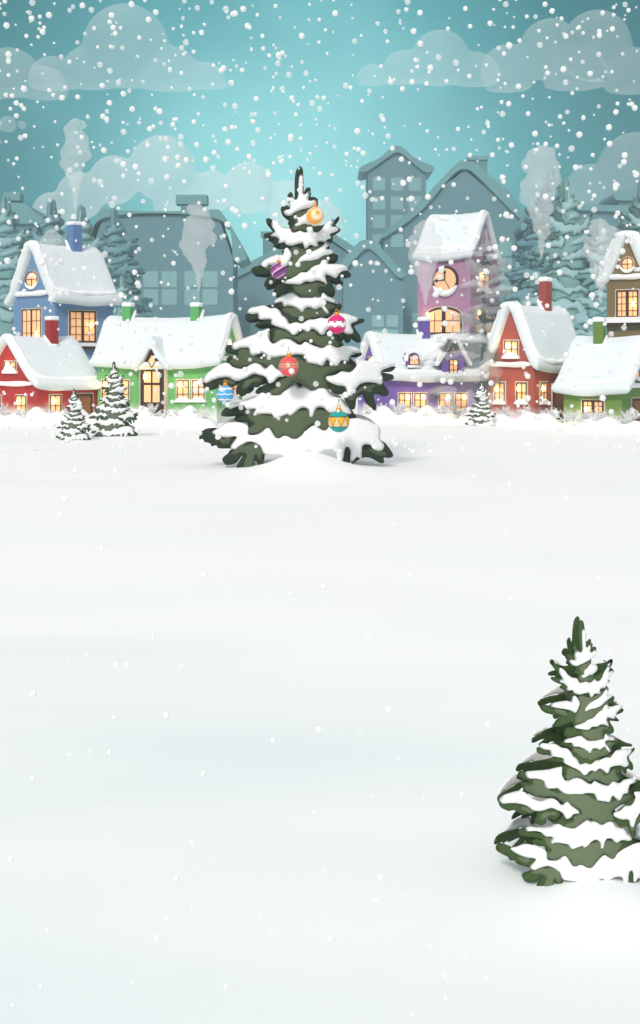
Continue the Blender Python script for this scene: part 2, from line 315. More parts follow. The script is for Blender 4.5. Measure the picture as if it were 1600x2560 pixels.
# ------------------------------------------------------------------ spruce trees (traced tiers wrapped round a cone)
def c1(p): return [(365 + .5172 * x, 52 + .5172 * y) for x, y in p]
def c2(p): return [(339 + .6035 * x, 625.6 + .6035 * y) for x, y in p]
def c3(p): return [(52.1 + .8965 * x, 1042.7 + .8965 * y) for x, y in p]
TIERS = [   # (half width, [dark polys], [mid polys], [snow polys])
 (150, [c1([(755,35),(790,70),(803,200),(803,390),(830,335),(870,312),(898,340),(880,435),(930,432),(985,455),(980,520),(940,570),(880,600),(860,650),(850,720),(900,800),(920,880),(860,910),(780,890),(680,915),(640,850),(650,830),(610,805),(610,765),(630,740),(605,715),(610,690),(560,665),(515,615),(512,575),(540,545),(590,543),(628,565),(605,480),(600,420),(630,378),(660,390),(690,455),(690,260),(700,130),(720,70)])],
  [c1([(660,700),(720,650),(790,620),(850,590),(880,600),(870,650),(860,700),(900,800),(920,870),(850,910),(740,890),(680,915),(645,860),(660,830),(690,780),(665,740)])],
  [c1([(775,148),(800,190),(803,300),(800,400),(825,415),(850,390),(880,370),(885,400),(865,480),(900,495),(950,475),(972,510),(955,555),(900,580),(850,600),(790,620),(710,655),(650,690),(590,685),(555,650),(550,620),(590,610),(630,605),(620,540),(640,480),(650,440),(675,440),(700,490),(735,450),(740,300),(750,190)]),
   c1([(840,660),(790,700),(740,735),(730,780),(690,820),(700,848),(760,830),(840,808),(860,835),(900,800),(960,790),(990,740),(960,690),(900,660)])]),
 (275, [c1([(350,697),(405,730),(420,780),(470,800),(520,825),(600,850),(680,840),(900,830),(1000,815),(1090,785),(1180,740),(1250,668),(1265,690),(1240,740),(1210,770),(1228,800),(1275,825),(1270,855),(1210,890),(1150,920),(1185,950),(1160,985),(1090,1000),(1130,1020),(1138,1050),(1090,1050),(1000,1060),(950,1060),(880,1080),(840,1120),(700,1110),(620,1120),(560,1125),(510,1100),(510,1075),(560,1060),(480,1058),(410,1040),(405,1010),(440,990),(340,965),(295,930),(310,900),(400,890),(430,890),(380,820),(330,760),(320,720)])], [],
  [c1([(410,740),(470,760),(520,820),(580,855),(640,860),(680,915),(760,890),(840,912),(900,875),(960,908),(1020,880),(1080,795),(1150,730),(1190,715),(1190,750),(1170,810),(1240,815),(1250,850),(1190,890),(1140,915),(1160,960),(1095,1000),(1090,1040),(1040,1020),(985,1030),(1000,1080),(950,1090),(890,1075),(850,1120),(815,1115),(800,1060),(740,1060),(700,1075),(645,1085),(580,1060),(570,1035),(520,1045),(470,1040),(500,1000),(450,955),(390,945),(390,920),(440,890),(400,810)])]),
 (335, [c2([(160,200),(210,180),(300,175),(450,180),(560,170),(600,250),(640,300),(600,350),(530,370),(500,335),(440,370),(360,410),(310,415),(310,370),(350,310),(380,280),(260,280),(190,270),(158,230)]),
        c2([(1000,60),(1060,45),(1110,65),(1105,100),(1060,130),(1000,145),(900,160),(780,180),(900,80)])],
  [c1([(700,1080),(820,1110),(1000,1060),(1100,1040),(1140,1040),(1100,1110),(1120,1180),(1130,1240),(1000,1320),(900,1380),(820,1420),(700,1480),(600,1500),(560,1480),(600,1350),(660,1220),(640,1120)]),
   c2([(290,190),(360,180),(440,190),(470,240),(420,260),(320,235)])],
  [c2([(255,165),(330,110),(450,70),(510,75),(530,10),(570,3),(615,70),(600,130),(570,190),(545,205),(500,185),(440,175),(270,178)]),
   c1([(1110,1020),(1138,1050),(1095,1110),(1170,1125),(1180,1160),(1120,1190),(1060,1210),(980,1260),(900,1280),(820,1290),(740,1315),(722,1290),(760,1240),(820,1190),(920,1150),(1000,1110)])]),
 (360, [c2([(560,290),(640,270),(700,330),(900,250),(1100,230),(1200,225),(1255,260),(1240,290),(1120,300),(1170,370),(1160,382),(1060,350),(1020,350),(1075,440),(1070,490),(1010,500),(940,480),(920,520),(820,530),(700,530),(650,480),(600,480),(460,525),(415,490),(415,450),(450,400),(530,370)])],
  [c2([(580,390),(700,400),(860,370),(1000,390),(980,430),(920,430),(900,460),(920,520),(820,530),(730,525),(670,500),(630,470),(610,420)])],
  [c2([(915,130),(970,120),(1010,140),(1000,165),(1150,165),(1210,190),(1220,220),(1160,240),(1120,270),(1080,320),(1000,290),(970,300),(990,390),(940,370),(880,355),(820,375),(760,370),(700,405),(640,400),(520,385),(530,360),(600,330),(680,280),(715,255),(770,265),(820,210),(870,180),(910,170)])]),
 (380, [c2([(395,605),(500,540),(900,500),(1050,560),(1140,600),(1148,640),(1090,670),(1050,665),(1060,720),(1000,770),(800,790),(660,810),(570,820),(550,750),(500,680),(380,650),(330,625)])],
  [c2([(520,640),(700,640),(900,650),(960,590),(1060,600),(1090,640),(1030,680),(1040,730),(980,760),(900,760),(820,780),(740,800),(680,810),(620,820),(570,800),(555,740),(500,700)])],
  [c2([(620,472),(660,500),(715,532),(770,515),(815,532),(860,505),(910,520),(935,462),(990,510),(1070,555),(1120,590),(1125,605),(1050,590),(970,575),(945,600),(1000,670),(1020,715),(1005,728),(960,690),(920,650),(860,670),(800,650),(760,660),(720,720),(690,680),(640,645),(580,630),(520,635),(500,590),(440,600),(395,605),(420,570),(500,515),(560,485)])]),
 (450, [c2([(95,750),(110,710),(200,690),(330,640),(500,690),(900,770),(1080,720),(1250,730),(1330,755),(1395,755),(1395,790),(1290,840),(1350,940),(1360,1000),(1330,1015),(1260,970),(1240,1010),(1220,1020),(1190,990),(1170,960),(1160,1000),(1130,990),(1100,940),(1090,960),(1170,1050),(1100,1080),(940,1085),(860,1050),(760,1010),(660,1035),(560,990),(400,1035),(375,1000),(380,880),(450,850),(390,840),(350,860),(320,845),(260,855),(215,850),(215,825),(290,780),(240,775),(150,790),(105,780)])],
  [c2([(430,880),(550,890),(650,950),(740,900),(850,890),(930,950),(1050,900),(1080,980),(1130,1050),(1090,1075),(940,1085),(860,1050),(760,1010),(690,1030),(640,1000),(560,985),(420,1035),(400,1000),(415,950)])],
  [c2([(125,690),(150,645),(220,630),(310,620),(380,650),(440,650),(490,690),(510,730),(560,770),(590,820),(660,805),(720,820),(790,780),(850,775),(930,755),(990,765),(1050,720),(1090,700),(1190,705),(1260,725),(1330,750),(1320,780),(1250,820),(1275,890),(1260,925),(1190,925),(1130,890),(1000,880),(960,935),(920,940),(870,900),(830,880),(770,910),(720,890),(660,940),(620,945),(570,900),(500,870),(440,850),(390,820),(380,775),(260,770),(240,710),(180,715)])]),
 (520, [c3([(232,270),(250,240),(290,235),(420,260),(700,280),(1000,330),(1150,320),(1230,290),(1240,310),(1210,328),(1155,330),(1190,370),(1200,400),(1160,440),(1060,440),(980,480),(1050,560),(1000,560),(930,540),(880,555),(820,530),(760,510),(640,590),(480,590),(490,550),(545,520),(540,470),(560,410),(500,395),(340,415),(260,375),(245,360),(250,330),(310,310),(250,300)])],
  [c3([(330,270),(420,265),(500,330),(700,300),(850,360),(970,385),(1100,360),(1190,390),(1160,440),(1060,440),(980,480),(1050,540),(1000,560),(930,540),(880,555),(820,530),(760,510),(640,590),(560,580),(640,520),(590,500),(700,460),(640,430),(560,410),(500,385),(400,405),(330,410),(255,360),(330,320)])],
  [c3([(285,240),(310,215),(450,165),(560,122),(570,140),(570,195),(600,230),(660,200),(720,200),(790,240),(830,218),(880,240),(950,262),(1000,238),(1060,260),(1110,245),(1200,255),(1235,280),(1230,298),(1170,300),(1150,330),(1140,360),(1090,355),(1060,395),(1030,390),(985,350),(960,388),(930,388),(880,375),(840,365),(820,320),(770,310),(720,320),(660,325),(600,335),(550,320),(520,300),(450,320),(425,300),(420,265),(370,262),(310,275),(290,262)])]),
 (650, [c3([(65,530),(90,500),(300,460),(520,450),(545,470),(500,540),(430,540),(420,580),(385,608),(340,600),(330,565),(350,510),(250,560),(180,550),(140,570),(85,565)]),
        c3([(990,480),(1190,390),(1300,410),(1480,395),(1492,410),(1460,435),(1390,440),(1420,445),(1475,460),(1478,490),(1430,505),(1390,505),(1430,560),(1440,600),(1400,615),(1330,600),(1345,700),(1320,710),(1285,670),(1250,600),(1200,620),(1185,690),(1160,703),(1135,680),(1100,600),(1040,590),(1010,560)])],
  [c3([(1060,530),(1150,580),(1250,530),(1380,520),(1390,545),(1320,555),(1310,590),(1250,580),(1210,590),(1180,640),(1140,640),(1100,560)]),
   c3([(180,500),(270,485),(330,505),(300,535),(240,520)]), c3([(400,490),(500,470),(510,500),(450,520),(400,560),(370,550)])],
  [c3([(75,510),(70,490),(110,440),(200,380),(265,370),(310,400),(380,410),(460,372),(510,382),(545,410),(590,380),(620,405),(660,430),(690,450),(680,465),(640,470),(610,500),(575,513),(545,470),(500,455),(460,450),(400,480),(330,500),(270,475),(200,480),(140,500),(100,520)]),
   c3([(1190,340),(1280,355),(1370,365),(1480,370),(1490,390),(1440,405),(1385,430),(1390,470),(1385,525),(1330,515),(1270,510),(1220,525),(1190,560),(1160,608),(1130,590),(1110,540),(1060,530),(1010,510),(980,490),(980,465),(1040,455),(1090,430),(1150,435),(1190,400),(1195,380)])]),
 (610, [c3([(210,750),(225,715),(280,690),(500,680),(900,680),(1120,700),(1195,765),(1100,790),(1000,830),(960,845),(880,820),(770,895),(690,880),(630,895),(570,830),(500,870),(430,885),(420,820),(410,795),(350,800),(315,780),(330,750),(380,745),(280,760),(225,760)])],
  [c3([(430,700),(600,740),(860,690),(1000,710),(1060,740),(1000,830),(960,845),(880,805),(770,895),(690,880),(630,895),(570,830),(500,870),(430,885),(420,835),(460,800),(410,770)])],
  [c3([(265,690),(300,660),(450,620),(520,575),(590,590),(640,590),(680,550),(755,510),(790,540),(830,522),(880,560),(920,540),(970,532),(1010,590),(1070,605),(1120,660),(1150,700),(1155,735),(1110,730),(1060,715),(1000,725),(960,690),(910,690),(880,760),(860,760),(850,700),(800,690),(730,745),(700,735),(620,765),(590,735),(510,735),(460,755),(450,745),(470,700),(420,705),(380,680),(320,690),(280,705)])]),
 (690, [c3([(40,910),(70,870),(150,865),(320,900),(520,940),(545,1010),(530,1085),(500,1090),(475,1050),(460,1110),(435,1165),(330,1145),(380,1030),(340,1080),(270,1105),(235,1085),(235,1050),(310,990),(200,990),(180,970),(140,980),(130,960),(50,945)]),
        c3([(1230,980),(1400,965),(1460,1020),(1470,1055),(1440,1065),(1400,1060),(1400,1095),(1370,1095),(1300,1055),(1240,1050),(1150,1090),(1070,1085),(1060,1040),(1110,960)])],
  [c3([(180,940),(240,910),(310,910),(290,950),(400,950),(490,930),(530,990),(520,1050),(500,1060),(480,1020),(460,1100),(430,1155),(380,1130),(400,1020),(310,1035),(290,1020),(340,960),(260,960)]),
   c3([(1260,975),(1390,1005),(1430,1040),(1370,1050),(1290,1010)])],
  [c3([(150,870),(190,845),(260,800),(360,795),(420,820),(430,880),(500,870),(570,825),(630,895),(690,870),(770,893),(880,800),(960,840),(1020,800),(1180,765),(1300,790),(1370,850),(1370,925),(1400,960),(1390,1000),(1340,1005),(1290,960),(1240,965),(1230,1050),(1195,1040),(1150,1080),(1150,990),(1115,970),(1090,1080),(1060,1070),(1040,1000),(970,990),(900,1015),(850,990),(730,1040),(640,1015),(540,1010),(510,960),(440,930),(370,960),(325,990),(290,970),(335,900),(250,910),(160,890)])]),
]
AX, BASE = 755.0, 2075.0
TK = .3836 * 46.0 / F
DARK = mat('needle_tips', (46, 59, 36), .8, noise=.5, nscale=7, bump=.5, bscale=24)
MID = mat('inner_needles', (88, 101, 74), .8, noise=.25, nscale=9, bump=.6, bscale=30)
TSNOW = mat('tree_snow', (246, 246, 246), .7, bump=.15, bscale=3, spec=.2)
BARK = mat('bark', (72, 52, 38), .9, noise=.5, nscale=12)
def tier_depth(x, y, W, ytop):
    q = min(1, abs(x - AX) / W)
    return .62 * W * (1 - q * q) + .34 * (y - ytop) * (1 - .5 * q)
def tier_add(mb, p, W, ytop, off, thick, rim, mi, sgn):
    v, f = puff(p, thick, rim, 9, 17)
    vv = []
    for x, y, h in v:
        dep = tier_depth(x, y, W, ytop) + off + h
        vv.append(((x - AX) * TK, -dep * TK * sgn, (BASE - y) * TK))   # sgn -1: the far side of the same bough ring
    mb.add(vv, f, mi)
def make_spruce():
    root = empty('spruce_tree')
    mb = MB(); mb.tube([(0, 0, -.2), (0, 0, .8), (0, 0, 4), (0, 0, 8), (0, 0, 10.4)], [.30, .24, .17, .09, .02], 12)
    mb.build('trunk', BARK, root, True)
    mb = MB()
    r2 = random.Random(3)
    for k in range(150):
        z = 1.0 + 8.2 * (k / 150); a = k * 2.399; L = (1 - z / 10.6) * 1.25 * r2.uniform(.7, 1)
        p = [(0, 0, z), (math.cos(a) * L * .6, math.sin(a) * L * .6, z - .05 * L), (math.cos(a) * L, math.sin(a) * L, z - .25 * L)]
        mb.tube(p, [.07, .05 + .12 * L * .5, .03], 6)
    mb.build('limbs', DARK, root, True)
    cen = lambda p: np.mean(np.array(p), 0)
    for W, dark, midp, snow in TIERS:
        ytop = min(q[1] for p in snow for q in p)
        near = lambda p: min(range(len(dark)), key=lambda k: np.linalg.norm(cen(p) - cen(dark[k])))
        for sgn in (1, -1):
            bs = []
            for k, p in enumerate(dark):
                mb = MB(); tier_add(mb, p, W, ytop, 0, 16, 16, 0, sgn)
                for q in midp:
                    if near(q) == k: tier_add(mb, q, W, ytop, 9, 17, 20, 1, sgn)
                bs.append(mb.build('bough', [DARK, MID], root, True))
            for p in snow:
                mb = MB(); tier_add(mb, p, W, ytop, 20, 36 if W < 680 else 15, 27 if W < 680 else 40, 0, sgn); mb.build('snow', [TSNOW], bs[near(p)], True)
    return root
spruce = make_spruce()
spruce.location = (-(800 - 749.6) / F * 47.2, 47.2, 0)
tag(spruce, 'tallest snow-laden dark spruce in the middle, hung with coloured baubles', 'tree')

gp_ = 'pale frosted pines behind the houses'
def spruce_at(x, ytop, ybase, d, label, swap=None, group=None, rz=0, name=None):
    if group == gp_: d *= 1.5; ybase = ground_row(d)
    o = copy_tree(spruce, None, swap)
    if name: o.name = name
    hpx = ybase - ytop
    s = hpx * d / F / ((BASE - 70) * TK)
    o.location = ((x - 800) / F * d, d, CAMZ - (ybase - HOR) / F * d)
    o.scale = (s, s, s); o.rotation_euler = (0, 0, rz)
    tag(o, label, 'tree', group)
    return o
G1 = {'needle_tips': mat('green_tips', (74, 98, 56), .8, noise=.3, nscale=7, bump=.4, bscale=24), 'inner_needles': mat('green_needles', (114, 129, 100), .8, noise=.2, nscale=9, bump=.5, bscale=30)}
spruce_at(1448, 1545, 2178, 9.9, 'bright green snowy spruce standing alone in the foreground snow, cut by the right edge', G1)
G2 = {'needle_tips': mat('small_tips', (66, 84, 58), .8, noise=.4, nscale=7), 'inner_needles': mat('small_needles', (104, 116, 96), .8, noise=.3, nscale=9)}
gsm = 'small snowy spruces in front of the houses'
spruce_at(185, 972, 1106, 61.6, 'smaller snowy spruce in front of the brown door of the red house', G2, gsm)
spruce_at(285, 904, 1097, 64.8, 'larger of the small spruces, before the left windows of the green house', G2, gsm)
spruce_at(1202, 953, 1072, 74.0, 'smallest snowy spruce between the purple and the brick-red house', G2, gsm)

# ------------------------------------------------------------------ baubles on the spruce
def bauble(x, y, r, d, label, name, cols, fn, spin=0):
    c = PX(x, y, d); k = d / F; rr = r * k
    root = empty(name, c, 0, label, 'bauble', 'baubles hung on the big spruce')
    nu, nv = 120, 72; mb = MB()
    for j in range(nv + 1):
        th = math.pi * j / nv
        for i in range(nu):
            ph = 2 * math.pi * i / nu
            mb.v.append((rr * math.sin(th) * math.sin(ph), -rr * math.sin(th) * math.cos(ph), rr * math.cos(th)))
    for j in range(nv):
        for i in range(nu):
            a = ((i + .5) / nu * 360 + 180) % 360 - 180; b = 90 - (j + .5) / nv * 180
            mb.f.append([j * nu + i, (j + 1) * nu + i, (j + 1) * nu + (i + 1) % nu, j * nu + (i + 1) % nu]); mb.m.append(fn(a, b))
    bm_ = mb.build('ball', cols, root, True)
    cp = MB(); cp.tube([(0, 0, rr * .93), (0, 0, rr * 1.10), (0, 0, rr * 1.24), (0, 0, rr * 1.28)], [rr * .26, rr * .24, rr * .22, rr * .12], 16)
    for q in range(8):
        a = q / 8 * 2 * math.pi
        cp.ball((rr * .25 * math.cos(a), rr * .25 * math.sin(a), rr * 1.0), rr * .075, 1)
    cp.build('cap', mat('gold_cap', (235, 150, 20), .35, metallic=.3), root, True)
    rg = MB(); pts = [(rr * .15 * math.sin(a), 0, rr * (1.42 - .15 * math.cos(a))) for a in np.linspace(0, 2 * math.pi, 17)]
    rg.tube(pts, rr * .045, 6, cap=False); rg.build('ring', MATS['gold_cap'], root, True)
    st = MB(); st.tube([(0, 0, rr * 1.55), (0, 0, rr * 2.05)], rr * .035, 6); st.build('string', mat('dark_thread', (52, 54, 62), .7), root)
    return root
bm = lambda n, c: mat('bauble_' + n, c, .3, spec=.3)
def moon(a, b):
    x, y = math.sin(R(a)) * math.cos(R(b)), math.sin(R(b))
    if abs(a) > 90: return 0
    if math.hypot(x - .18, y - .12) < .60 and math.hypot(x - .28, y - .32) > .26: return 1
    if math.hypot(x + .22, y - .45) < .17: return 1
    if math.hypot(x + .05, y + .03) > .86: return 1
    return 0
def swirl(a, b):
    t = (b * 1.0 - a * .62 + 200) % 62
    if t < 4 or 58 < t: return 0
    if 16 < t < 30 and a < 55: return 2
    return 0 if 30 <= t < 34 else (1 if t > 30 else 3)
def waves(a, b):
    w = 5 * abs(math.sin(R(a * 3.2)))
    if 10 - w < b - 0 < 16 - w: return 0
    if -11 - 5 * abs(math.cos(R(a * 3.2))) < b < -9: return 0
    return 1
def pink(a, b):
    z = 9 * math.sin(R(a * 7))
    if abs(b - z * .6) < 13: return 1
    for k in range(-180, 180, 26):
        if math.hypot(a - k, b - 17) < 4 or math.hypot(a - k - 13, b + 17) < 4: return 1
        if math.hypot(a - k, b - 17) < 8 or math.hypot(a - k - 13, b + 17) < 8: return 2
    return 0
def stripes(a, b):
    return 1 if any(abs(b - q) < 2.6 for q in (20, 6, -13)) else (2 if any(abs(b - q) < 2.4 for q in (13, -3)) else 0)
def bluew(a, b):
    s = abs(math.sin(R(a * 4)))
    if 28 + 8 * s < b < 44: return 1
    if abs(b - (4 - 7 * s)) < 3: return 1
    if -44 < b < -30 - 8 * s * 0 - 6 * (1 - s): return 1
    return 0
def tri(a, b):
    if abs(b) > 29: return 0
    if abs(b) > 26: return 3
    p = (a + 180) % 48; e = abs(p - 24) / 24 * 52 - 26
    if abs(b - (-e)) < 4: return 3
    return 2 if b < -e else 1
W_ = bm('white', (250, 248, 248))
bauble(787.5, 541, 23, 45.2, 'orange bauble with a pale crescent, nearest the tree top', 'bauble', [bm('orange', (250, 172, 72)), bm('cream', (250, 222, 188))], moon)
bauble(697, 677, 21, 44.6, 'purple bauble with diagonal pink swirl stripes', 'bauble', [bm('deep_purple', (72, 24, 84)), bm('violet', (142, 72, 142)), bm('blush', (238, 180, 220)), bm('plum', (112, 44, 118))], swirl)
bauble(842, 811, 24, 44.2, 'hot pink bauble with a white wavy band and dots', 'bauble', [bm('magenta', (228, 24, 120)), W_, bm('dark_magenta', (130, 24, 90))], pink)
bauble(722, 916, 25, 43.6, 'coral red bauble with thin grey and peach stripes', 'bauble', [bm('coral', (236, 84, 84)), bm('grey', (150, 142, 132)), bm('peach', (250, 168, 118))], stripes)
bauble(563, 985, 22, 44.9, 'light blue bauble with white scalloped lines', 'bauble', [bm('blue', (84, 172, 230)), W_], bluew)
bauble(847, 1054, 27, 43.4, 'teal bauble with an orange and cream triangle band, lowest on the tree', 'bauble', [bm('teal', (0, 160, 152)), bm('amber', (252, 178, 44)), bm('sand', (238, 204, 150)), bm('ink', (70, 62, 50))], tri)

# ------------------------------------------------------------------ village houses
BROWN = mat('dark_wood', (66, 36, 16), .7, noise=.3, nscale=10)
DOORW = mat('door_wood', (150, 92, 48), .7, noise=.3, nscale=10)
TRIM = mat('pale_trim', (214, 200, 186), .8)
PANE = mat('lit_pane', (240, 186, 140), .5, emit=(250, 178, 120), estr=.35)
LAMP = mat('lamp_glow', (255, 240, 180), .5, emit=(255, 226, 130), estr=5.0)
IRON = mat('iron', (40, 30, 24), .5)
LEDGE = mat('ledge_snow', (248, 249, 250), .8, spec=.15)

class House:
    def __init__(s, name, label, d, xc, xl, xr, alpha, gable, y_eave, y_apex, color, color2=None, snow_t=.55, oh=.45, ov=.4, sag=.12, group=None, base_y=None, roof_mat=None, y_eave_at=None):
        s.d, s.gs, s.al = d, gable, R(alpha)
        X, Y = (xc - 800) / F * d, d
        s.X, s.Y = X, Y
        s.dl = (-math.cos(s.al), math.sin(s.al)); s.dr = (math.sin(s.al), math.cos(s.al))
        A = s.tt(s.dl, xl); B = s.tt(s.dr, xr)
        s.A, s.B = A, B
        if gable == 'L':
            s.w, s.L = A, B; ux, vx = (-s.dl[0], -s.dl[1]), s.dr
            o = (X + s.dl[0] * A / 2, Y + s.dl[1] * A / 2)
        else:
            s.w, s.L = B, A; ux, vx = s.dr, s.dl
            o = (X + s.dr[0] * B / 2, Y + s.dr[1] * B / 2)
        s.z0 = 0
        s.t = snow_t
        s.root = empty(name, (o[0], o[1], 0), math.atan2(ux[1], ux[0]), label, 'house', group)
        s.ze = CAMZ - (y_eave - HOR) / F * d
        s.za = CAMZ - (y_apex - HOR) / F * o[1]
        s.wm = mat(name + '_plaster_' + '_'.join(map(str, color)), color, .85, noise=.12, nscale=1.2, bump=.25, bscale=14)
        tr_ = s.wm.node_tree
        if 'mist_fade' not in s.wm:  # ground mist painted into the wall colour, whiter towards the base
            s.wm['mist_fade'] = 1; pb = [n for n in tr_.nodes if n.type == 'BSDF_PRINCIPLED'][0]; src = pb.inputs['Base Color'].links[0].from_socket
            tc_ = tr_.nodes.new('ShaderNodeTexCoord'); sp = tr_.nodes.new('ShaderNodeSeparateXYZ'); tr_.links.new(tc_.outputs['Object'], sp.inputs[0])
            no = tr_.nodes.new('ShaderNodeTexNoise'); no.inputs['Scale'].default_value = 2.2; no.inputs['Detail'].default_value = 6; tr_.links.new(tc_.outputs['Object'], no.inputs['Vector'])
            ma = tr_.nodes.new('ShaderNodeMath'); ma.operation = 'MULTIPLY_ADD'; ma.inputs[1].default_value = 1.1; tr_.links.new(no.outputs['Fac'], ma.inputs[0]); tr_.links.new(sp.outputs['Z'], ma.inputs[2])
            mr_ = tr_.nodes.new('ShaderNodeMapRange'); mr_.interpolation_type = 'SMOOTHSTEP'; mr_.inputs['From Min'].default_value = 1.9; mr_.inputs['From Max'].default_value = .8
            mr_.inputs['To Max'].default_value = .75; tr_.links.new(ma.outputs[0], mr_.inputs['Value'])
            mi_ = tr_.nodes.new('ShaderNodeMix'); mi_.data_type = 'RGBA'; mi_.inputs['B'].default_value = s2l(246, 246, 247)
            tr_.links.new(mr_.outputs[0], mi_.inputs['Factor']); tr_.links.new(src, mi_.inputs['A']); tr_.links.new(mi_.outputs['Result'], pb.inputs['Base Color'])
        h, L = s.w / 2, s.L
        mb = MB()
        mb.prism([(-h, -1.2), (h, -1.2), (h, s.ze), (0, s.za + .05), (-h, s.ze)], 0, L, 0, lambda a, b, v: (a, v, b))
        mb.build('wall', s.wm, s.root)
        s.roof(snow_t, oh, ov, sag, roof_mat or ROOFSNOW)
    def tt(s, dr, x):
        q = (x - 800) / F
        return (q * s.Y - s.X) / (dr[0] - q * dr[1])
    def on(s, face, x, y):
        """photo pixel -> (a, z) on a face; a runs left to right as seen"""
        if (face == 'gable') == (s.gs == 'L'):
            t = s.tt(s.dl, x); Yd = s.Y + t * s.dl[1]; a = (s.w / 2 - t) if s.gs == 'L' else (-t)
        else:
            t = s.tt(s.dr, x); Yd = s.Y + t * s.dr[1]; a = t if s.gs == 'L' else (t - s.w / 2)
        return a, CAMZ - (y - HOR) / F * Yd
    def T(s, face):
        h = s.w / 2
        if face == 'gable': return lambda a, z, n: (a, -n, z)
        if s.gs == 'L': return lambda a, z, n: (h + n, a, z)
        return lambda a, z, n: (-h - n, -a, z)
    def prof(s, off, oh):
        """roof curve, half side: list of (u, z) from apex to eave, offset outward"""
        h = s.w / 2; dz = s.za - s.ze
        P = [(0, s.za), (h * .35, s.za - dz * .37), (h * .7, s.za - dz * .73), (h * .95, s.ze + dz * .08), (h + oh * .55, s.ze + .06), (h + oh, s.ze + .02)]
        C_ = smooth_poly(P, .12, closed=False)
        out = []
        for i, p in enumerate(C_):
            t = C_[min(i + 1, len(C_) - 1)] - C_[max(i - 1, 0)]; t = t / np.linalg.norm(t)
            n = np.array((-t[1], t[0])) * -1 if -t[1] < 0 else np.array((-t[1], t[0]))
            n = np.array((abs(n[0]), abs(n[1])))
            out.append(p + n * off)
        return out
    def roof(s, t, oh, ov, sag, m, lipr=.30):
        L = s.L
        n0 = len(s.prof(0, oh)); mb = MB(); secs = []
        vs = [(-ov, .22), (-ov + .03, .5), (-ov + .10, .78), (-ov + .22, .94), (-ov + .4, 1.0)]
        vs = vs + [(q, 1.0) for q in np.linspace(0.15 * L, .85 * L, 7)] + [(L - v_, k_) for v_, k_ in reversed(vs)]
        r2 = random.Random(int(s.X * 100))
        base = s.prof(0, oh); mid = s.prof(t * .5, oh)
        ph = r2.uniform(0, 6)
        for v_, k_ in vs:
            outer, inner = [], []
            u_ = min(1, max(0, v_ / L)); dz = -sag * 4 * u_ * (1 - u_)
            nn = len(base)
            nap = s.prof(t, oh)
            for i in range(nn):
                fr = i / (nn - 1)
                tk = t * (1 - .18 * fr + .05 * math.sin(v_ * 2.1 + ph + fr * 5))
                if fr > .9: tk *= math.sqrt(max(.02, 1 - ((fr - .9) / .1) ** 2 * .97))
                c = mid[i]; bdir = (nap[i] - base[i]); bdir = bdir / np.linalg.norm(bdir)
                po = c + bdir * tk * .5 * k_; pi = c - bdir * t * .5 * k_
                if fr < .12:     # round the crest
                    q = 1 - fr / .12; po = np.array((po[0] * (1 - q), po[1] - 0.0)); pi = np.array((pi[0] * (1 - q), pi[1]))
                wob = .035 * math.sin(v_ * 1.7 + ph) * fr
                outer.append((po[0], po[1] + wob)); inner.append((pi[0], pi[1] + wob))
            # round the very top
            ring = [(-u, z) for u, z in reversed(outer)] + outer[1:] + list(reversed(inner)) + [(-u, z) for u, z in inner[1:]]
            secs.append([(u, v_, z + dz) for u, z in ring])
        k = len(secs[0])
        for sc in secs: mb.v += sc
        for j in range(len(secs) - 1):
            for i in range(k):
                mb.f.append([j * k + i, j * k + (i + 1) % k, (j + 1) * k + (i + 1) % k, (j + 1) * k + i]); mb.m.append(0)
        half = k // 2
        for j in (0, len(secs) - 1):     # close the ends with quads between outer and inner curves
            no = (k + 2) // 2
            for i in range(half - 1):
                a, b = j * k + i, j * k + i + 1
                c, d_ = j * k + (k - 2 - i), j * k + (k - 1 - i)
                if len({a, b, c, d_}) >= 3: mb.f.append([a, b, c, d_]); mb.m.append(0)
        s.roofo = mb.build('roof', m, s.root, True)
        top = s.prof(t * .96, oh); nn = len(top)
        for sg in (1, -1):       # raised rolled lip of fresh snow down the verge and along the eave
            k1 = int(nn * .80); pts = []
            for i in range(0, int(nn * .60), 2): pts.append((sg * top[i][0] if i else 0, -ov + .30, top[i][1] * 1.0))
            pts.append((sg * top[int(nn * .70)][0], -ov + .36, top[int(nn * .70)][1]))
            pts.append((sg * top[int(nn * .77)][0], -ov + .62, top[int(nn * .77)][1]))
            for v_ in np.linspace(-ov + 1.1, L + ov - .25, 16): pts.append((sg * top[k1][0], v_, top[k1][1] + .02 * math.sin(v_ * 3)))
            pts = [(a, b, c - sag * 4 * min(1, max(0, b / L)) * (1 - min(1, max(0, b / L))) - .06) for a, b, c in pts]
            sm_ = smooth_poly3(pts, .18); n_ = len(sm_)
            mb = MB(); mb.tube(sm_, [lipr * t * (1 + .12 * math.sin(i * .7)) * (min(1, .35 + (n_ - 1 - i) * .2)) for i in range(n_)], 10)
            mb.build('snow_lip', LEDGE, s.roofo, True)
    def lip(s, face, x0, x1, y, r=.16, name='snow_ledge', bulge=.12, under=True):
        """rounded ridge of snow lying on a ledge across a face"""
        T = s.T(face); a0, z = s.on(face, x0, y); a1, _ = s.on(face, x1, y)
        mb = MB(); n = 14; pts = []; rr = []
        for i in range(n + 1):
            u = i / n; pts.append(T(a0 + (a1 - a0) * u, z + .02 * math.sin(u * 9), bulge)); rr.append(r * (math.sqrt(max(.05, 1 - abs(2 * u - 1) ** 6))) * (1 + .12 * math.sin(u * 11)))
        mb.tube(pts, rr, 12); return mb.build(name, LEDGE, s.root, True)
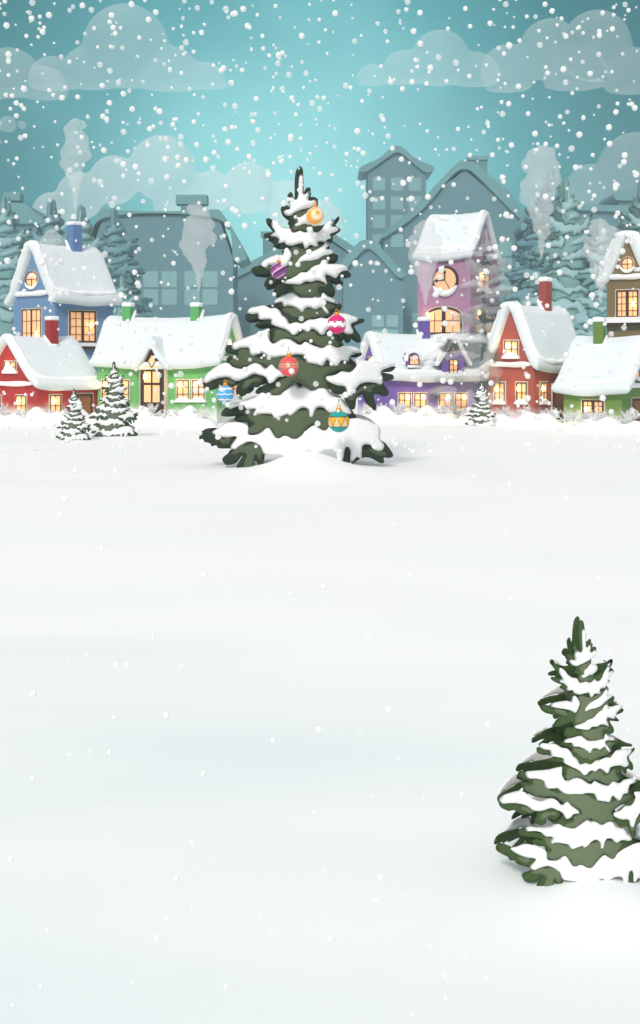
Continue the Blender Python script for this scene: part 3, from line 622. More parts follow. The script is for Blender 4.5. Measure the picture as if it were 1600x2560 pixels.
    def window(s, face, x0, y0, x1, y1, cols=2, rows=2, lamp=None, double=False, sill=True, arch=False, trim=True, lattice=False, heavy=.05, snow_w=1.25, power=1.0):
        T = s.T(face); a0, zt = s.on(face, x0, y0); a1, zb = s.on(face, x1, y1)
        _, zb2 = s.on(face, x0, y1); zb = (zb + zb2) / 2
        if a1 < a0: a0, a1 = a1, a0
        W, H = a1 - a0, zt - zb
        if arch: rise = min(W * .5, H * .36)
        def outline(g):
            if not arch: return [(a0 - g, zb - g), (a1 + g, zb - g), (a1 + g, zt + g), (a0 - g, zt + g)]
            pts = [(a0 - g, zb - g), (a1 + g, zb - g)]
            for k in range(17):
                q = math.pi * k / 16
                pts.append(((a0 + a1) / 2 + (W / 2 + g) * math.cos(q), zt - rise + (rise + g) * math.sin(q)))
            return pts
        def ring(mb, g0, g1, n0, n1):
            o, i = outline(g0), outline(g1); k = len(o)
            v = [T(*p, n0) for p in o] + [T(*p, n1) for p in o] + [T(*p, n1) for p in i] + [T(*p, n0) for p in i]
            f = []
            for q in range(k):
                r = (q + 1) % k
                f += [(q, r, k + r, k + q), (k + q, k + r, 2 * k + r, 2 * k + q), (2 * k + q, 2 * k + r, 3 * k + r, 3 * k + q), (3 * k + q, 3 * k + r, r, q)]
            mb.add(v, f)
        fw = heavy
        mb = MB(); ring(mb, 0, -fw, -.02, .08)
        def bar(c, vert, wd, n1=.065, lo=None, hi=None):
            if vert:
                top = zt - fw
                if arch: top = zt - rise + rise * math.sqrt(max(0, 1 - ((c - (a0 + a1) / 2) / (W / 2)) ** 2)) - fw * .5
                mb.box(c - wd, c + wd, zb + fw * .9, top, -.01, n1, 0, T)
            else: mb.box(a0 + fw * .9, a1 - fw * .9, c - wd, c + wd, -.01, n1 - .004, 0, T)
        if double:
            m_ = (a0 + a1) / 2; bar(m_, True, fw * .9, .075)
            for side in (0, 1):
                l = a0 + fw if side == 0 else m_ + fw * .9; r = m_ - fw * .9 if side == 0 else a1 - fw
                for c in range(1, cols): bar(l + (r - l) * c / cols, True, .018)
        else:
            for c in range(1, cols): bar(a0 + W * c / cols, True, .022)
        for r in range(1, rows): bar(zb + H * r / rows, False, .02)
        win = mb.build('window', BROWN, s.root)
        if trim:
            mb = MB(); ring(mb, .075, .002, -.02, .05); mb.build('trim', TRIM, win)
        mb = MB(); o = outline(-fw * .5); mb.prism(o, -.015, .02, 0, T); mb.build('pane', PANE, win)
        if sill:
            mb = MB(); sw = W * snow_w / 2; cx = (a0 + a1) / 2; n = 14
            poly = [(cx + sw * (2 * k / n - 1), zb + .02 + min(.42, .30 * W) * math.sin(math.pi * k / n) ** .8 * (1 + .22 * math.sin(k * 2.3))) for k in range(n + 1)]
            poly = [(cx - sw, zb - .07)] + poly + [(cx + sw, zb - .07)]
            mb.prism(poly, -.02, .17, 0, T); mb.build('snow', LEDGE, win)
        if lamp:
            lx, ly = lamp; la, lz = a0 + W * lx, zb + H * ly
            r = min(.11, W * .13); c = T(la, lz, .10)
            mb = MB(); mb.ball(c, r, 2, 0, (1, 1, 1.8)); mb.build('lamp', LAMP, win, True)
            ld = bpy.data.lights.new('window_light', 'POINT'); ld.energy = 10.0 * power; ld.color = (1, .74, .32); ld.shadow_soft_size = .12
            lo = bpy.data.objects.new('window_light', ld); COL.objects.link(lo); lo.parent = s.root; lo.location = T(la, lz, .42)
        return win
    def oval(s, face, x, y, rx, ry, lamp=True, snow=True):
        T = s.T(face); a, z = s.on(face, x, y); a2, _ = s.on(face, x + rx, y); _, z2 = s.on(face, x, y - ry)
        ra, rz = abs(a2 - a), abs(z2 - z); n = 32
        def el(g): return [(a + (ra + g) * math.cos(2 * math.pi * k / n), z + (rz + g) * math.sin(2 * math.pi * k / n)) for k in range(n)]
        def ring(mb, g0, g1, n0, n1):
            o, i = el(g0), el(g1)
            v = [T(*p, n0) for p in o] + [T(*p, n1) for p in o] + [T(*p, n1) for p in i] + [T(*p, n0) for p in i]; f = []
            for q in range(n):
                r = (q + 1) % n
                f += [(q, r, n + r, n + q), (n + q, n + r, 2 * n + r, 2 * n + q), (2 * n + q, 2 * n + r, 3 * n + r, 3 * n + q), (3 * n + q, 3 * n + r, r, q)]
            mb.add(v, f)
        mb = MB(); ring(mb, 0, -.07, -.02, .09)
        mb.box(a - .025, a + .025, z - rz + .05, z + rz - .05, 0, .07, 0, T); mb.box(a - ra + .05, a + ra - .05, z - .025, z + .025, 0, .066, 0, T)
        win = mb.build('window', BROWN, s.root)
        mb = MB(); ring(mb, .06, .002, -.02, .06); mb.build('trim', TRIM, win)
        mb = MB(); mb.prism(el(-.03), -.015, .02, 0, T); mb.build('pane', PANE, win)
        if snow:
            mb = MB(); pts = [T(a + (ra + .06) * math.cos(q), z + (rz + .06) * math.sin(q), .08) for q in np.linspace(R(200), R(340), 12)]
            mb.tube(pts, [.05, .08, .1, .12, .13, .13, .13, .13, .12, .1, .08, .05], 8); mb.build('snow', LEDGE, win, True)
        if lamp:
            c = T(a + ra * .35, z + rz * .3, .1); mb = MB(); mb.ball(c, .09, 2); mb.build('lamp', LAMP, win, True)
            ld = bpy.data.lights.new('window_light', 'POINT'); ld.energy = 4.0; ld.color = (1, .72, .22); ld.shadow_soft_size = .12
            lo = bpy.data.objects.new('window_light', ld); COL.objects.link(lo); lo.parent = s.root; lo.location = T(a + ra * .35, z + rz * .3, .4)
        return win
    def door(s, face, x0, y0, x1, y1, handle=.12):
        T = s.T(face); a0, zt = s.on(face, x0, y0); a1, zb = s.on(face, x1, y1)
        mb = MB(); mb.box(a0, a1, -.3, zt, -.02, .05, 0, T); d_ = mb.build('door', DOORW, s.root)
        mb = MB(); f = .13
        mb.box(a0 - f, a0, -.3, zt + f, -.02, .1, 0, T); mb.box(a1, a1 + f, -.3, zt + f, -.02, .1, 0, T); mb.box(a0, a1, zt, zt + f, -.02, .1, 0, T)
        mb.build('frame', BROWN, d_)
        mb = MB(); q = .07
        mb.box(a0 - f - q, a0 - f, -.3, zt + f + q, -.02, .06, 0, T); mb.box(a1 + f, a1 + f + q, -.3, zt + f + q, -.02, .06, 0, T); mb.box(a0 - f, a1 + f, zt + f, zt + f + q, -.02, .06, 0, T)
        mb.build('trim', TRIM, d_)
        ha = a0 + (a1 - a0) * handle; mb = MB(); mb.box(ha - .03, ha + .05, .95, 1.25, .05, .12, 0, T); mb.build('handle', IRON, d_)
    def chimney(s, x0, x1, ytop, ybot, color, vfrac=None):
        """square stack standing on the visible slope, turned like the house"""
        xm = (x0 + x1) / 2
        sg = 1 if s.gs == 'L' else -1
        ang = s.al if s.al < R(45) else R(90) - s.al
        side = (x1 - x0) * s.Y / F / (math.cos(s.al) + math.sin(s.al)) / 2
        h = s.w / 2; zt_ = s.za + s.t * .9; sl = (s.za - s.ze) / h
        zr = lambda u_: zt_ - sl * abs(u_)
        zb = CAMZ - (ybot - HOR) / F * (s.Y + 1.5)
        u = sg * min(.5 * h, max(.16 * h, (zt_ - zb) / sl - side))
        # find v so that the stack centre projects on xm
        M = s.root.matrix_basis if False else Matrix.Translation(s.root.location) @ Matrix.Rotation(s.root.rotation_euler.z, 4, 'Z')
        p0 = M @ Vector((u, 0, 0)); dv = (M.to_3x3() @ Vector((0, 1, 0)))
        q = (xm - 800) / F; v = (q * p0.y - p0.x) / (dv.x - q * dv.y)
        pc = p0 + dv * v; m = pc.y / F
        z1 = CAMZ - (ytop - HOR) * m
        mb = MB(); mb.box(u - side, u + side, v - side, v + side, zr(u) - 1.6, z1 - .2)
        ch = mb.build('chimney', mat('chimney_%d_%d_%d' % color, color, .85, noise=.2, nscale=3, bump=.3, bscale=9), s.root)
        mb = MB(); k = side * 1.22
        ps = [(u + k * sx_, v + k * sy_) for sx_, sy_ in ((-1, -1), (1, -1), (1, 1), (-1, 1))]
        mb.box(u - k, u + k, v - k, v + k, z1 - .28, z1 + .02)
        o = mb.build('snow_cap', LEDGE, ch); b = o.modifiers.new('bevel', 'BEVEL'); b.width = .13; b.segments = 4
        mb = MB(); k = side * 1.12
        mb.tube([(u - sg * k, v - k, zr(u - sg * k) + .02), (u, v - k, zr(u) + .02), (u + sg * k, v - k, zr(u + sg * k) + .02), (u + sg * (k + .03), v, zr(u + sg * k)), (u + sg * k, v + k, zr(u + sg * k) + .02)], [.10, .13, .15, .14, .10], 10)
        for c_ in ((u - sg * k, v - k, .10), (u + sg * k, v - k, .15), (u + sg * k, v + k, .10)): mb.ball((c_[0], c_[1], zr(c_[0]) + .02), c_[2], 2)
        mb.build('snow', LEDGE, ch, True)
        p = M @ Vector((u, v, z1))
        return p
def bar_band(h, face, x0, x1, y0, y1, n0, n1, m, name):
    T = h.T(face); a0, z0 = h.on(face, x0, y0); a1, z1 = h.on(face, x1, y1)
    mb = MB(); mb.box(a0, a1, min(z0, z1), max(z0, z1), n0, n1, 0, T); return mb.build(name, m, h.root, bevel=.01)

TOPS = {}
# red house, far left
h = House('red_house', 'bright red house with a red chimney and brown door, at the left edge', 80, 95, -48, 247, 45, 'L', 974, 852, (180, 44, 40))
h.window('gable', 13, 904, 41, 931, 2, 2, (.3, .7))
for x in (-22, 41): h.window('gable', x, 988, x + 26, 1040, 2, 2, (.35, .72), heavy=.06)
h.window('side', 124, 988, 152, 1040, 2, 2, (.35, .72), heavy=.06)
h.door('side', 193, 990, 226, 1060, .2)
h.lip('gable', -45, 88, 957); TOPS['red'] = h.chimney(112, 147, 791, 838, (170, 34, 38))
# blue house behind it
h = House('blue_house', 'tall blue house with a blue chimney, behind the red house', 95, 138, 34, 283, 45, 'L', 759, 619, (112, 144, 184), snow_t=.75, oh=.6, ov=.5)
h.oval('gable', 80, 698, 15, 20)
h.window('gable', 56, 774, 104, 862, 2, 3, (.8, .3), double=True, heavy=.09, sill=False)
h.window('side', 172, 776, 239, 856, 2, 4, (.8, .55), double=True, heavy=.12, sill=False)
bar_band(h, 'side', 165, 246, 857, 866, 0, .35, LEDGE, 'snow_ledge'); bar_band(h, 'side', 168, 243, 866.5, 874, 0, .3, BROWN, 'balcony')
h.lip('gable', 38, 132, 737, .2); TOPS['blue'] = h.chimney(167, 206, 555, 606, (100, 134, 186))
# green house
h = House('green_house', 'long light green house with two chimneys and a pointed doorway', 80, 542, 244, 606, 20, 'R', 917, 797, (108, 176, 104), snow_t=.6, sag=.2)
for x in (256, 292): h.window('side', x, 950, x + 31, 1003, 2, 3, (.25, .78), snow_w=1.2)
for x in (443, 482): h.window('side', x, 950, x + 30, 1003, 2, 3, (.25, .78), snow_w=1.3)
h.window('gable', 566, 854, 592, 880, 2, 2, (.2, .8)); h.window('gable', 572, 956, 592, 1004, 2, 3, None)
TOPS['green1'] = h.chimney(306, 336, 757, 806, (96, 178, 104)); TOPS['green2'] = h.chimney(476, 506, 757, 806, (96, 178, 104))
h.lip('gable', 545, 604, 896, .14)
def porch(h):
    """tall gabled doorway with a snowy hood"""
    T = h.T('side'); a0, zt = h.on('side', 359, 921); a1, _ = h.on('side', 417, 921); ac, za = h.on('side', 388, 872)
    mb = MB(); mb.prism([(a0, -.3), (a1, -.3), (a1, zt), (ac, za), (a0, zt)], -1.2, .45, 0, T); d_ = mb.build('door', BROWN, h.root)
    _, p0 = h.on('side', 388, 1003); _, p1 = h.on('side', 388, 962); _, p2 = h.on('side', 388, 957); _, p3 = h.on('side', 388, 929)
    mb = MB(); W = a1 - a0
    for l, r in ((.17, .46), (.54, .83)):
        mb.box(a0 + W * l, a0 + W * r, p0 - .05, p1 - .02, .44, .475, 0, T); mb.box(a0 + W * l, a0 + W * r, p2 + .02, p3, .44, .475, 0, T)
    b = p3 + .26; t = za - .42
    mb.prism([(ac - .62 * (W / 2), b), (ac + .62 * (W / 2), b), (ac, t)], .44, .475, 0, T)
    pn = mb.build('pane', PANE, d_)
    mb = MB()
    for sg in (-1, 1): mb.tube([T(ac + sg * .33 * W / 2, (b + t) / 2 + .05, .485), T(ac, b, .485)], .025, 6)
    for sg in (-1, 1): mb.tube([T(ac + sg * .31 * W / 2, (b + t) / 2, .485), T(ac + sg * .02, b, .485)], .02, 6)
    mb.build('lattice', BROWN, d_)
    mb = MB(); mb.box(a0 - .08, a0 - .002, -.3, zt, -.1, .40, 0, T); mb.box(a1 + .002, a1 + .08, -.3, zt, -.1, .40, 0, T); mb.build('trim', TRIM, d_)
    mb = MB(); c = T(a0 + W * .24, p3 - .32, .55); mb.ball(c, .12, 2, 0, (1, 1, 1.9)); mb.build('lamp', LAMP, d_, True)
    ld = bpy.data.lights.new('door_light', 'POINT'); ld.energy = 7; ld.color = (1, .72, .22); ld.shadow_soft_size = .12
    lo = bpy.data.objects.new('door_light', ld); COL.objects.link(lo); lo.parent = h.root; lo.location = T(a0 + W * .24, p3 - .32, .9)
    # hood: thick snow over the pointed gable
    k = W / 2
    P = [(-k - .42, zt - .12), (-k - .2, zt + .1), (-k * .55, zt + (za - zt) * .52), (0, za + .02), (k * .55, zt + (za - zt) * .52), (k + .2, zt + .1), (k + .42, zt - .12)]
    inn = smooth_poly(P, .15, closed=False)
    Q = [(-k - .55, zt + .2), (-k - .12, zt + .62), (-k * .62, zt + (za - zt) * .95), (-k * .3, za + .58), (0, za + .84), (k * .3, za + .58), (k * .62, zt + (za - zt) * .95), (k + .12, zt + .62), (k + .55, zt + .2)]
    out = smooth_poly(Q, .15, closed=False)
    poly = [(ac + a, z) for a, z in out] + [(ac + a, z) for a, z in reversed(inn)]
    mb = MB(); mb.prism(poly, -2.6, .75, 0, T)
    o = mb.build('door_hood', ROOFSNOW, h.root, bevel=.16)
    o.modifiers['bevel'].segments = 4
porch(h)
# purple house
h = House('purple_house', 'long purple house with a gabled dormer, right of the big spruce', 82, 963, 895, 1232, 70, 'L', 952, 844, (122, 94, 174), snow_t=.58, sag=.12)
for x in (996, 1035, 1097, 1137): h.window('side', x, 983, x + 30, 1034, 2, 3, (.75, .8), snow_w=1.25)
h.window('gable', 919, 990, 936, 1034, 2, 3, None); h.window('gable', 921, 894, 940, 915, 2, 2, (.75, .7))
TOPS['purple'] = h.chimney(1045, 1075, 793, 842, (112, 88, 170)); h.lip('gable', 897, 962, 930, .14)
def dormer(h):
    T = h.T('side')
    a0, zb = h.on('side', 1100, 945); a1, _ = h.on('side', 1156, 945); ac, za = h.on('side', 1128, 850); _, ze = h.on('side', 1100, 900)
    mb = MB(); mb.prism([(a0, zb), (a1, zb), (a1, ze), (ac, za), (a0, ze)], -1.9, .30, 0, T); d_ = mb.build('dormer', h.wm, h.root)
    k = (a1 - a0) / 2
    P = [(-k - .38, ze - .42), (-k * .5, ze + (za - ze) * .55), (0, za), (k * .5, ze + (za - ze) * .55), (k + .38, ze - .42)]
    Q = [(-k - .62, ze - .28), (-k - .3, ze + .32), (-k * .5, za + .05), (0, za + .46), (k * .45, za + .0), (k + .2, ze + .22), (k + .5, ze - .3)]
    inn = smooth_poly(P, .15, False); out = smooth_poly(Q, .15, False)
    poly = [(ac + a, z) for a, z in out] + [(ac + a, z) for a, z in reversed(inn)]
    mb = MB(); mb.prism(poly, -2.4, .62, 0, T); mb.build('snow', LEDGE, d_, bevel=.12)
    x0, zt = h.on('side', 1117, 898); x1, zl = h.on('side', 1139, 938)
    mb = MB(); fz = .30
    mb.box(x0, x0 + .05, zl, zt, fz - .01, fz + .08, 0, T); mb.box(x1 - .05, x1, zl, zt, fz - .01, fz + .08, 0, T)
    mb.box(x0 + .05, x1 - .05, zt - .05, zt, fz - .01, fz + .08, 0, T); mb.box(x0 + .05, x1 - .05, zl, zl + .05, fz - .01, fz + .08, 0, T)
    mb.box((x0 + x1) / 2 - .02, (x0 + x1) / 2 + .02, zl + .05, zt - .05, fz, fz + .06, 0, T)
    for q in (1, 2): mb.box(x0 + .05, x1 - .05, zl + (zt - zl) * q / 3 - .02, zl + (zt - zl) * q / 3 + .02, fz, fz + .056, 0, T)
    _, t0 = h.on('side', 1128, 883); _, t1 = h.on('side', 1128, 865)
    for A_, B_ in (((-.26, t0), (.26, t0)), ((.26, t0), (0, t1)), ((0, t1), (-.26, t0)), ((-.12, (t0 + t1) / 2), (.02, t0)), ((.12, (t0 + t1) / 2), (-.02, t0))):
        mb.tube([T(ac + A_[0], A_[1], fz + .03), T(ac + B_[0], B_[1], fz + .03)], .03, 6)
    mb.build('window', BROWN, d_)
    mb = MB(); mb.box(x0 + .03, x1 - .03, zl + .03, zt - .03, fz - .01, fz + .02, 0, T); mb.prism([(ac - .24, t0), (ac + .24, t0), (ac, t1 - .02)], fz - .01, fz + .02, 0, T); mb.build('pane', PANE, d_)
    mb = MB(); mb.box(x0 - .08, x1 + .08, zl - .12, zl + .02, fz - .02, fz + .2, 0, T); mb.build('sill_snow', LEDGE, d_, bevel=.05)
    mb = MB(); c = T(x0 + (x1 - x0) * .7, zl + (zt - zl) * .75, fz + .1); mb.ball(c, .09, 2); mb.build('lamp', LAMP, d_, True)
    # rounded roof-light
    a, z = h.on('side', 1031, 913); a2, z2 = h.on('side', 1043, 884); k = abs(a2 - a)
    arc = lambda g: [(a - k - g, z - g)] + [(a + k + g, z - g)] + [(a + (k + g) * math.cos(q), z2 - k + (k + g) * math.sin(q)) for q in np.linspace(0, math.pi, 15)]
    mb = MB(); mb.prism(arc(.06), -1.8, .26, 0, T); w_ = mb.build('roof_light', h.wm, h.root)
    mb = MB(); mb.prism(arc(.0), .2, .29, 0, T); mb.build('frame', BROWN, w_)
    mb = MB()
    for q in ((a - k + .06, a - .02), (a + .02, a + k - .06)):
        mb.box(q[0], q[1], z + .06, z + (z2 - z) * .42, .25, .31, 0, T); mb.box(q[0], q[1], z + (z2 - z) * .48, z2 - k * .55, .25, .31, 0, T)
    mb.build('pane', PANE, w_)
    mb = MB(); pts = [T(a + (k + .14) * math.cos(q), z2 - k + (k + .14) * math.sin(q), .1) for q in np.linspace(R(-20), R(200), 16)]
    mb.tube(pts, [.08] + [.17] * 14 + [.12], 8); mb.tube([T(a - k - .1, z - .08, .25), T(a + k + .1, z - .08, .25)], .09, 8); mb.build('snow', LEDGE, w_, True)
dormer(h)
# pink clock tower
h = House('clock_tower', 'tall pink clock tower house with arched windows, behind the purple house', 95, 1176, 1044, 1244, 27, 'R', 647, 541, (180, 132, 166), snow_t=.62, oh=.3, ov=.3)
h.root['category'] = 'tower'
h.window('side', 1064, 768, 1156, 836, 2, 2, (.08, .72), double=True, arch=True, heavy=.16, sill=False)
h.window('gable', 1188, 768, 1229, 836, 2, 2, (.15, .8), double=True, arch=True, heavy=.09, sill=False)
h.window('gable', 1195, 676, 1222, 729, 2, 2, (.3, .8))
h.lip('gable', 1180, 1242, 632, .15)
def clock(h):
    T = h.T('side'); a, z = h.on('side', 1114, 700); r = 35 * 96 / F; n = 40
    def disc(mb, r, n0, n1): mb.prism([(a + r * math.cos(2 * math.pi * k / n), z + r * math.sin(2 * math.pi * k / n)) for k in range(n)], n0, n1, 0, T)
    mb = MB(); disc(mb, r, -.02, .14); c = mb.build('clock', BROWN, h.root)
    mb = MB(); disc(mb, r * .83, .1, .17); mb.build('clock_face', mat('clock_face', (236, 188, 146), .6, emit=(250, 186, 130), estr=.12), c)
    mb = MB()
    for ang, L, wd in ((90, .62, .05), (180 + 4, .70, .045), (-60, .68, .022)):
        dx, dz = math.cos(R(ang)), math.sin(R(ang)); px, pz = -dz, dx; L *= r
        mb.prism([(a + px * wd, z + pz * wd), (a - px * wd, z - pz * wd), (a - px * wd + dx * L, z - pz * wd + dz * L), (a + dx * L * 1.15, z + dz * L * 1.15), (a + px * wd + dx * L, z + pz * wd + dz * L)], .175, .2 + wd * .2, 0, T)
        if wd > .03: mb.prism([(a + dx * L * .8 + px * .13, z + dz * L * .8 + pz * .13), (a + dx * L * .8 - px * .13, z + dz * L * .8 - pz * .13), (a + dx * L * 1.2, z + dz * L * 1.2)], .178, .216 + wd * .1, 0, T)
    mb.build('clock_hands', IRON, c)
    mb = MB(); pts = [T(a + r * .97 * math.cos(q), z + r * .97 * math.sin(q), .12) for q in np.linspace(R(205), R(335), 14)]
    mb.tube(pts, [.06, .12, .18, .2, .22, .23, .24, .24, .24, .23, .21, .18, .12, .06], 8); mb.build('snow', LEDGE, c, True)
clock(h)
# brick-red house
h = House('brick_red_house', 'terracotta red house with a steep gable, left of the olive green house', 77, 1336, 1222, 1450, 45, 'L', 929, 767, (174, 84, 70), snow_t=.62)
h.window('gable', 1262, 852, 1296, 894, 2, 2, (.3, .7))
for x in (1237, 1292): h.window('gable', x, 956, x + 26, 1008, 2, 2, (.25, .7), heavy=.07)
h.window('side', 1350, 956, 1367, 1008, 2, 2, (.3, .7), heavy=.07); h.door('side', 1383, 966, 1412, 1060, .12)
h.lip('gable', 1224, 1334, 911); TOPS['brick'] = h.chimney(1346, 1380, 694, 742, (168, 76, 66))
# tan house
h = House('tan_house', 'tall tan house with a round gable window, at the right edge', 92, 1622, 1517, 1720, 35, 'L', 711, 593, (126, 110, 74), snow_t=.8, oh=.6, ov=.5)
h.oval('gable', 1569, 660, 16, 17)
h.window('gable', 1541, 726, 1597, 794, 2, 4, (.78, .5), double=True, heavy=.12, sill=False)
bar_band(h, 'gable', 1515, 1625, 794, 806, 0, .5, LEDGE, 'snow_ledge'); bar_band(h, 'gable', 1515, 1625, 806.5, 815, 0, .42, BROWN, 'balcony')
h.lip('gable', 1520, 1620, 694, .2)
# olive green house
h = House('olive_green_house', 'olive green house with a green chimney, lowest at the right edge', 73, 1554, 1409, 1640, 30, 'R', 986, 856, (112, 142, 66), snow_t=.6, ov=.6)
h.window('side', 1456, 1000, 1510, 1060, 2, 4, (.2, .6), double=True, heavy=.1)
h.oval('gable', 1597, 929, 13, 16); h.door('gable', 1580, 1002, 1612, 1080, .1)
h.lip('gable', 1557, 1636, 965); TOPS['olive'] = h.chimney(1481, 1517, 794, 842, (106, 134, 60))

# ------------------------------------------------------------------ distant town
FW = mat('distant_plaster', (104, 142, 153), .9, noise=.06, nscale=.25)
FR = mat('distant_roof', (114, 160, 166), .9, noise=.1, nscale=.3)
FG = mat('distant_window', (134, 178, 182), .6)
def far_building(label, d, wall, roof, chim=(), wins=(), depth=9.0):
    d *= 1.55; depth *= 1.3
    root = empty('distant_house', PX(wall[0][0], ground_row(d), d), 0, label, 'building')
    ox, oy = root.location.x, root.location.y
    T = lambda a, b, hh: (PX(a, b, d).x - ox, hh, PX(a, b, d).z)
    mb = MB(); mb.prism(wall, 0, depth, 0, T); mb.build('wall', FW, root)
    mb = MB(); mb.slab(smooth_poly(roof, 6), -.7, depth + .5, 0, T); mb.build('roof', FR, root)
    for (x0, y0, x1, y1, cx0, cy0, cx1, cy1) in chim:
        mb = MB(); mb.prism([(x0, y1 + 25), (x1, y1 + 25), (x1, y0), (x0, y0)], 2, 4.2, 0, T); c = mb.build('chimney', FW, root)
        mb = MB(); mb.prism([(cx0, cy1), (cx1, cy1), (cx1, cy0), (cx0, cy0)], 1.7, 4.5, 0, T); mb.build('chimney_cap', FR, c, bevel=.12)
    for x0, y0, x1, y1 in wins:
        mb = MB(); mb.prism([(x0, y1), (x1, y1), (x1, y0), (x0, y0)], -.06, .2, 0, T); mb.build('window', FG, root)
GY = 1010
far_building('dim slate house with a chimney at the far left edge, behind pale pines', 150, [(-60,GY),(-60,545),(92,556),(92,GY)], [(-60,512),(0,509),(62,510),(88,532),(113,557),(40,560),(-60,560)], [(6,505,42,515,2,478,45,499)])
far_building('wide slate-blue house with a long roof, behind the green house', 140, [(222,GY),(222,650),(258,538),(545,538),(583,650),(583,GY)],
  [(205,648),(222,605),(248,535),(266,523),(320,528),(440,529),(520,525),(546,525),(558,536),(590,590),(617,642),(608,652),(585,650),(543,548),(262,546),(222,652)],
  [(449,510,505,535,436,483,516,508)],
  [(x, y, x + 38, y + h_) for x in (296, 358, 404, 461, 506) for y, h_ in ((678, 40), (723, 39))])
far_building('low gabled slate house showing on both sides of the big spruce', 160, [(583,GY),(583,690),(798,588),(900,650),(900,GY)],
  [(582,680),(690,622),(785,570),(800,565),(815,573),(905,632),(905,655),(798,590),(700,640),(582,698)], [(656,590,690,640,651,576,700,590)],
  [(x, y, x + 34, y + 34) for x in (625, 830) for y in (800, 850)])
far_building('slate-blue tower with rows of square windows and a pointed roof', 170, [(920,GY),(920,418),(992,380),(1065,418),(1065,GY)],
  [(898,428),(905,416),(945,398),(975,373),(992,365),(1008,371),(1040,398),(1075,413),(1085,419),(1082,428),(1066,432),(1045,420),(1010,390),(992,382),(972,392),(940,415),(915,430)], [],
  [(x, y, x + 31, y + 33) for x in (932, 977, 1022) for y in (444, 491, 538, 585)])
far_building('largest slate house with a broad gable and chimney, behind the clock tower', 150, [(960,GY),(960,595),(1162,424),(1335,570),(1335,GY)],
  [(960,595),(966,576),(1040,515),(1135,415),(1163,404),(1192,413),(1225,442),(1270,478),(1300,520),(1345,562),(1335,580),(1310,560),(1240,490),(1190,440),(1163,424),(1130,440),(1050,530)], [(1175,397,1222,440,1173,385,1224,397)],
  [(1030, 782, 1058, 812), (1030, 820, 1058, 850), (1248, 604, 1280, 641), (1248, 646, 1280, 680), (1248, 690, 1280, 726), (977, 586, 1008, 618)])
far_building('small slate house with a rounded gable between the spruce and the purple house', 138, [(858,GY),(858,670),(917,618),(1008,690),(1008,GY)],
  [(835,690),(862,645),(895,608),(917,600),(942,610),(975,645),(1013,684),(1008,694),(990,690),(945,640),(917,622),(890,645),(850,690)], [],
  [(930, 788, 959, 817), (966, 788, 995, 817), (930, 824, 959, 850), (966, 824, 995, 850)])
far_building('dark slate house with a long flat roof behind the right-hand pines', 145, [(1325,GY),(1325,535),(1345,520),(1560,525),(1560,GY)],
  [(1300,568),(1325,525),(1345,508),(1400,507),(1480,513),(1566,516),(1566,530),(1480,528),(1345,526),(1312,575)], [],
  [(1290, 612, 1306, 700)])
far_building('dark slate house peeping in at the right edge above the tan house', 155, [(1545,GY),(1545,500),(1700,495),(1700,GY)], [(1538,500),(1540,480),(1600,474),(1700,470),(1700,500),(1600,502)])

# ------------------------------------------------------------------ pale pines of the background
def faded(n, dark, midc, snow, alpha=1.0):  # haze tint painted into needle, snow and bark colours
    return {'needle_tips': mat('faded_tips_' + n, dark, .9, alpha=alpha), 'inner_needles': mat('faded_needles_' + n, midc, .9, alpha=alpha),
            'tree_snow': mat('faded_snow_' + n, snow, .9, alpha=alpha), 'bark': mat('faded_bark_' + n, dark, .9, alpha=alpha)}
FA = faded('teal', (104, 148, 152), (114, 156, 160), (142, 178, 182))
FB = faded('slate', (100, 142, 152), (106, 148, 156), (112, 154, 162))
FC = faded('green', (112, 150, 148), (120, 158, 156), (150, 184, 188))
gp = 'pale frosted pines behind the houses'
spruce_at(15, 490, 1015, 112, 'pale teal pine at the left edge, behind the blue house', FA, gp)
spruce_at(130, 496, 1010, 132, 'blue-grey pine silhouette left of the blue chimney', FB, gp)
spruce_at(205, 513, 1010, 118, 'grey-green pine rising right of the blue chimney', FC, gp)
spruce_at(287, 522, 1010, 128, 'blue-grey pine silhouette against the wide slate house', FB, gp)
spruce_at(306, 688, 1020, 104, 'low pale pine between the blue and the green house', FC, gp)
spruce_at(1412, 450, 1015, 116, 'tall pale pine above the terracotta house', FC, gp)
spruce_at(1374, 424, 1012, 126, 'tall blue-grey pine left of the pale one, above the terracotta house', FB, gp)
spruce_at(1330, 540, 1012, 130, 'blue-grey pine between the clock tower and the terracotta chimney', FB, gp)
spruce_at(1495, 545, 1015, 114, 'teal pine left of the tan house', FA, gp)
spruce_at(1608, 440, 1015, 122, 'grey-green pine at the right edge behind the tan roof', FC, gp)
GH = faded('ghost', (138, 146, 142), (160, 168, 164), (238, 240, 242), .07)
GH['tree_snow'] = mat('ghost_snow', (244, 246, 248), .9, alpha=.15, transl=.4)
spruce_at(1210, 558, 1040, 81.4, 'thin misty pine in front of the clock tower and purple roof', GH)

gt = [o for o in COL.objects if o.get('label', '').startswith('thin misty pine')][0]
for ch in list(gt.children):      # mist fade put in as transparency; inner limbs dropped, they read too dark
    if ch.name.startswith('limbs'): bpy.data.objects.remove(ch)
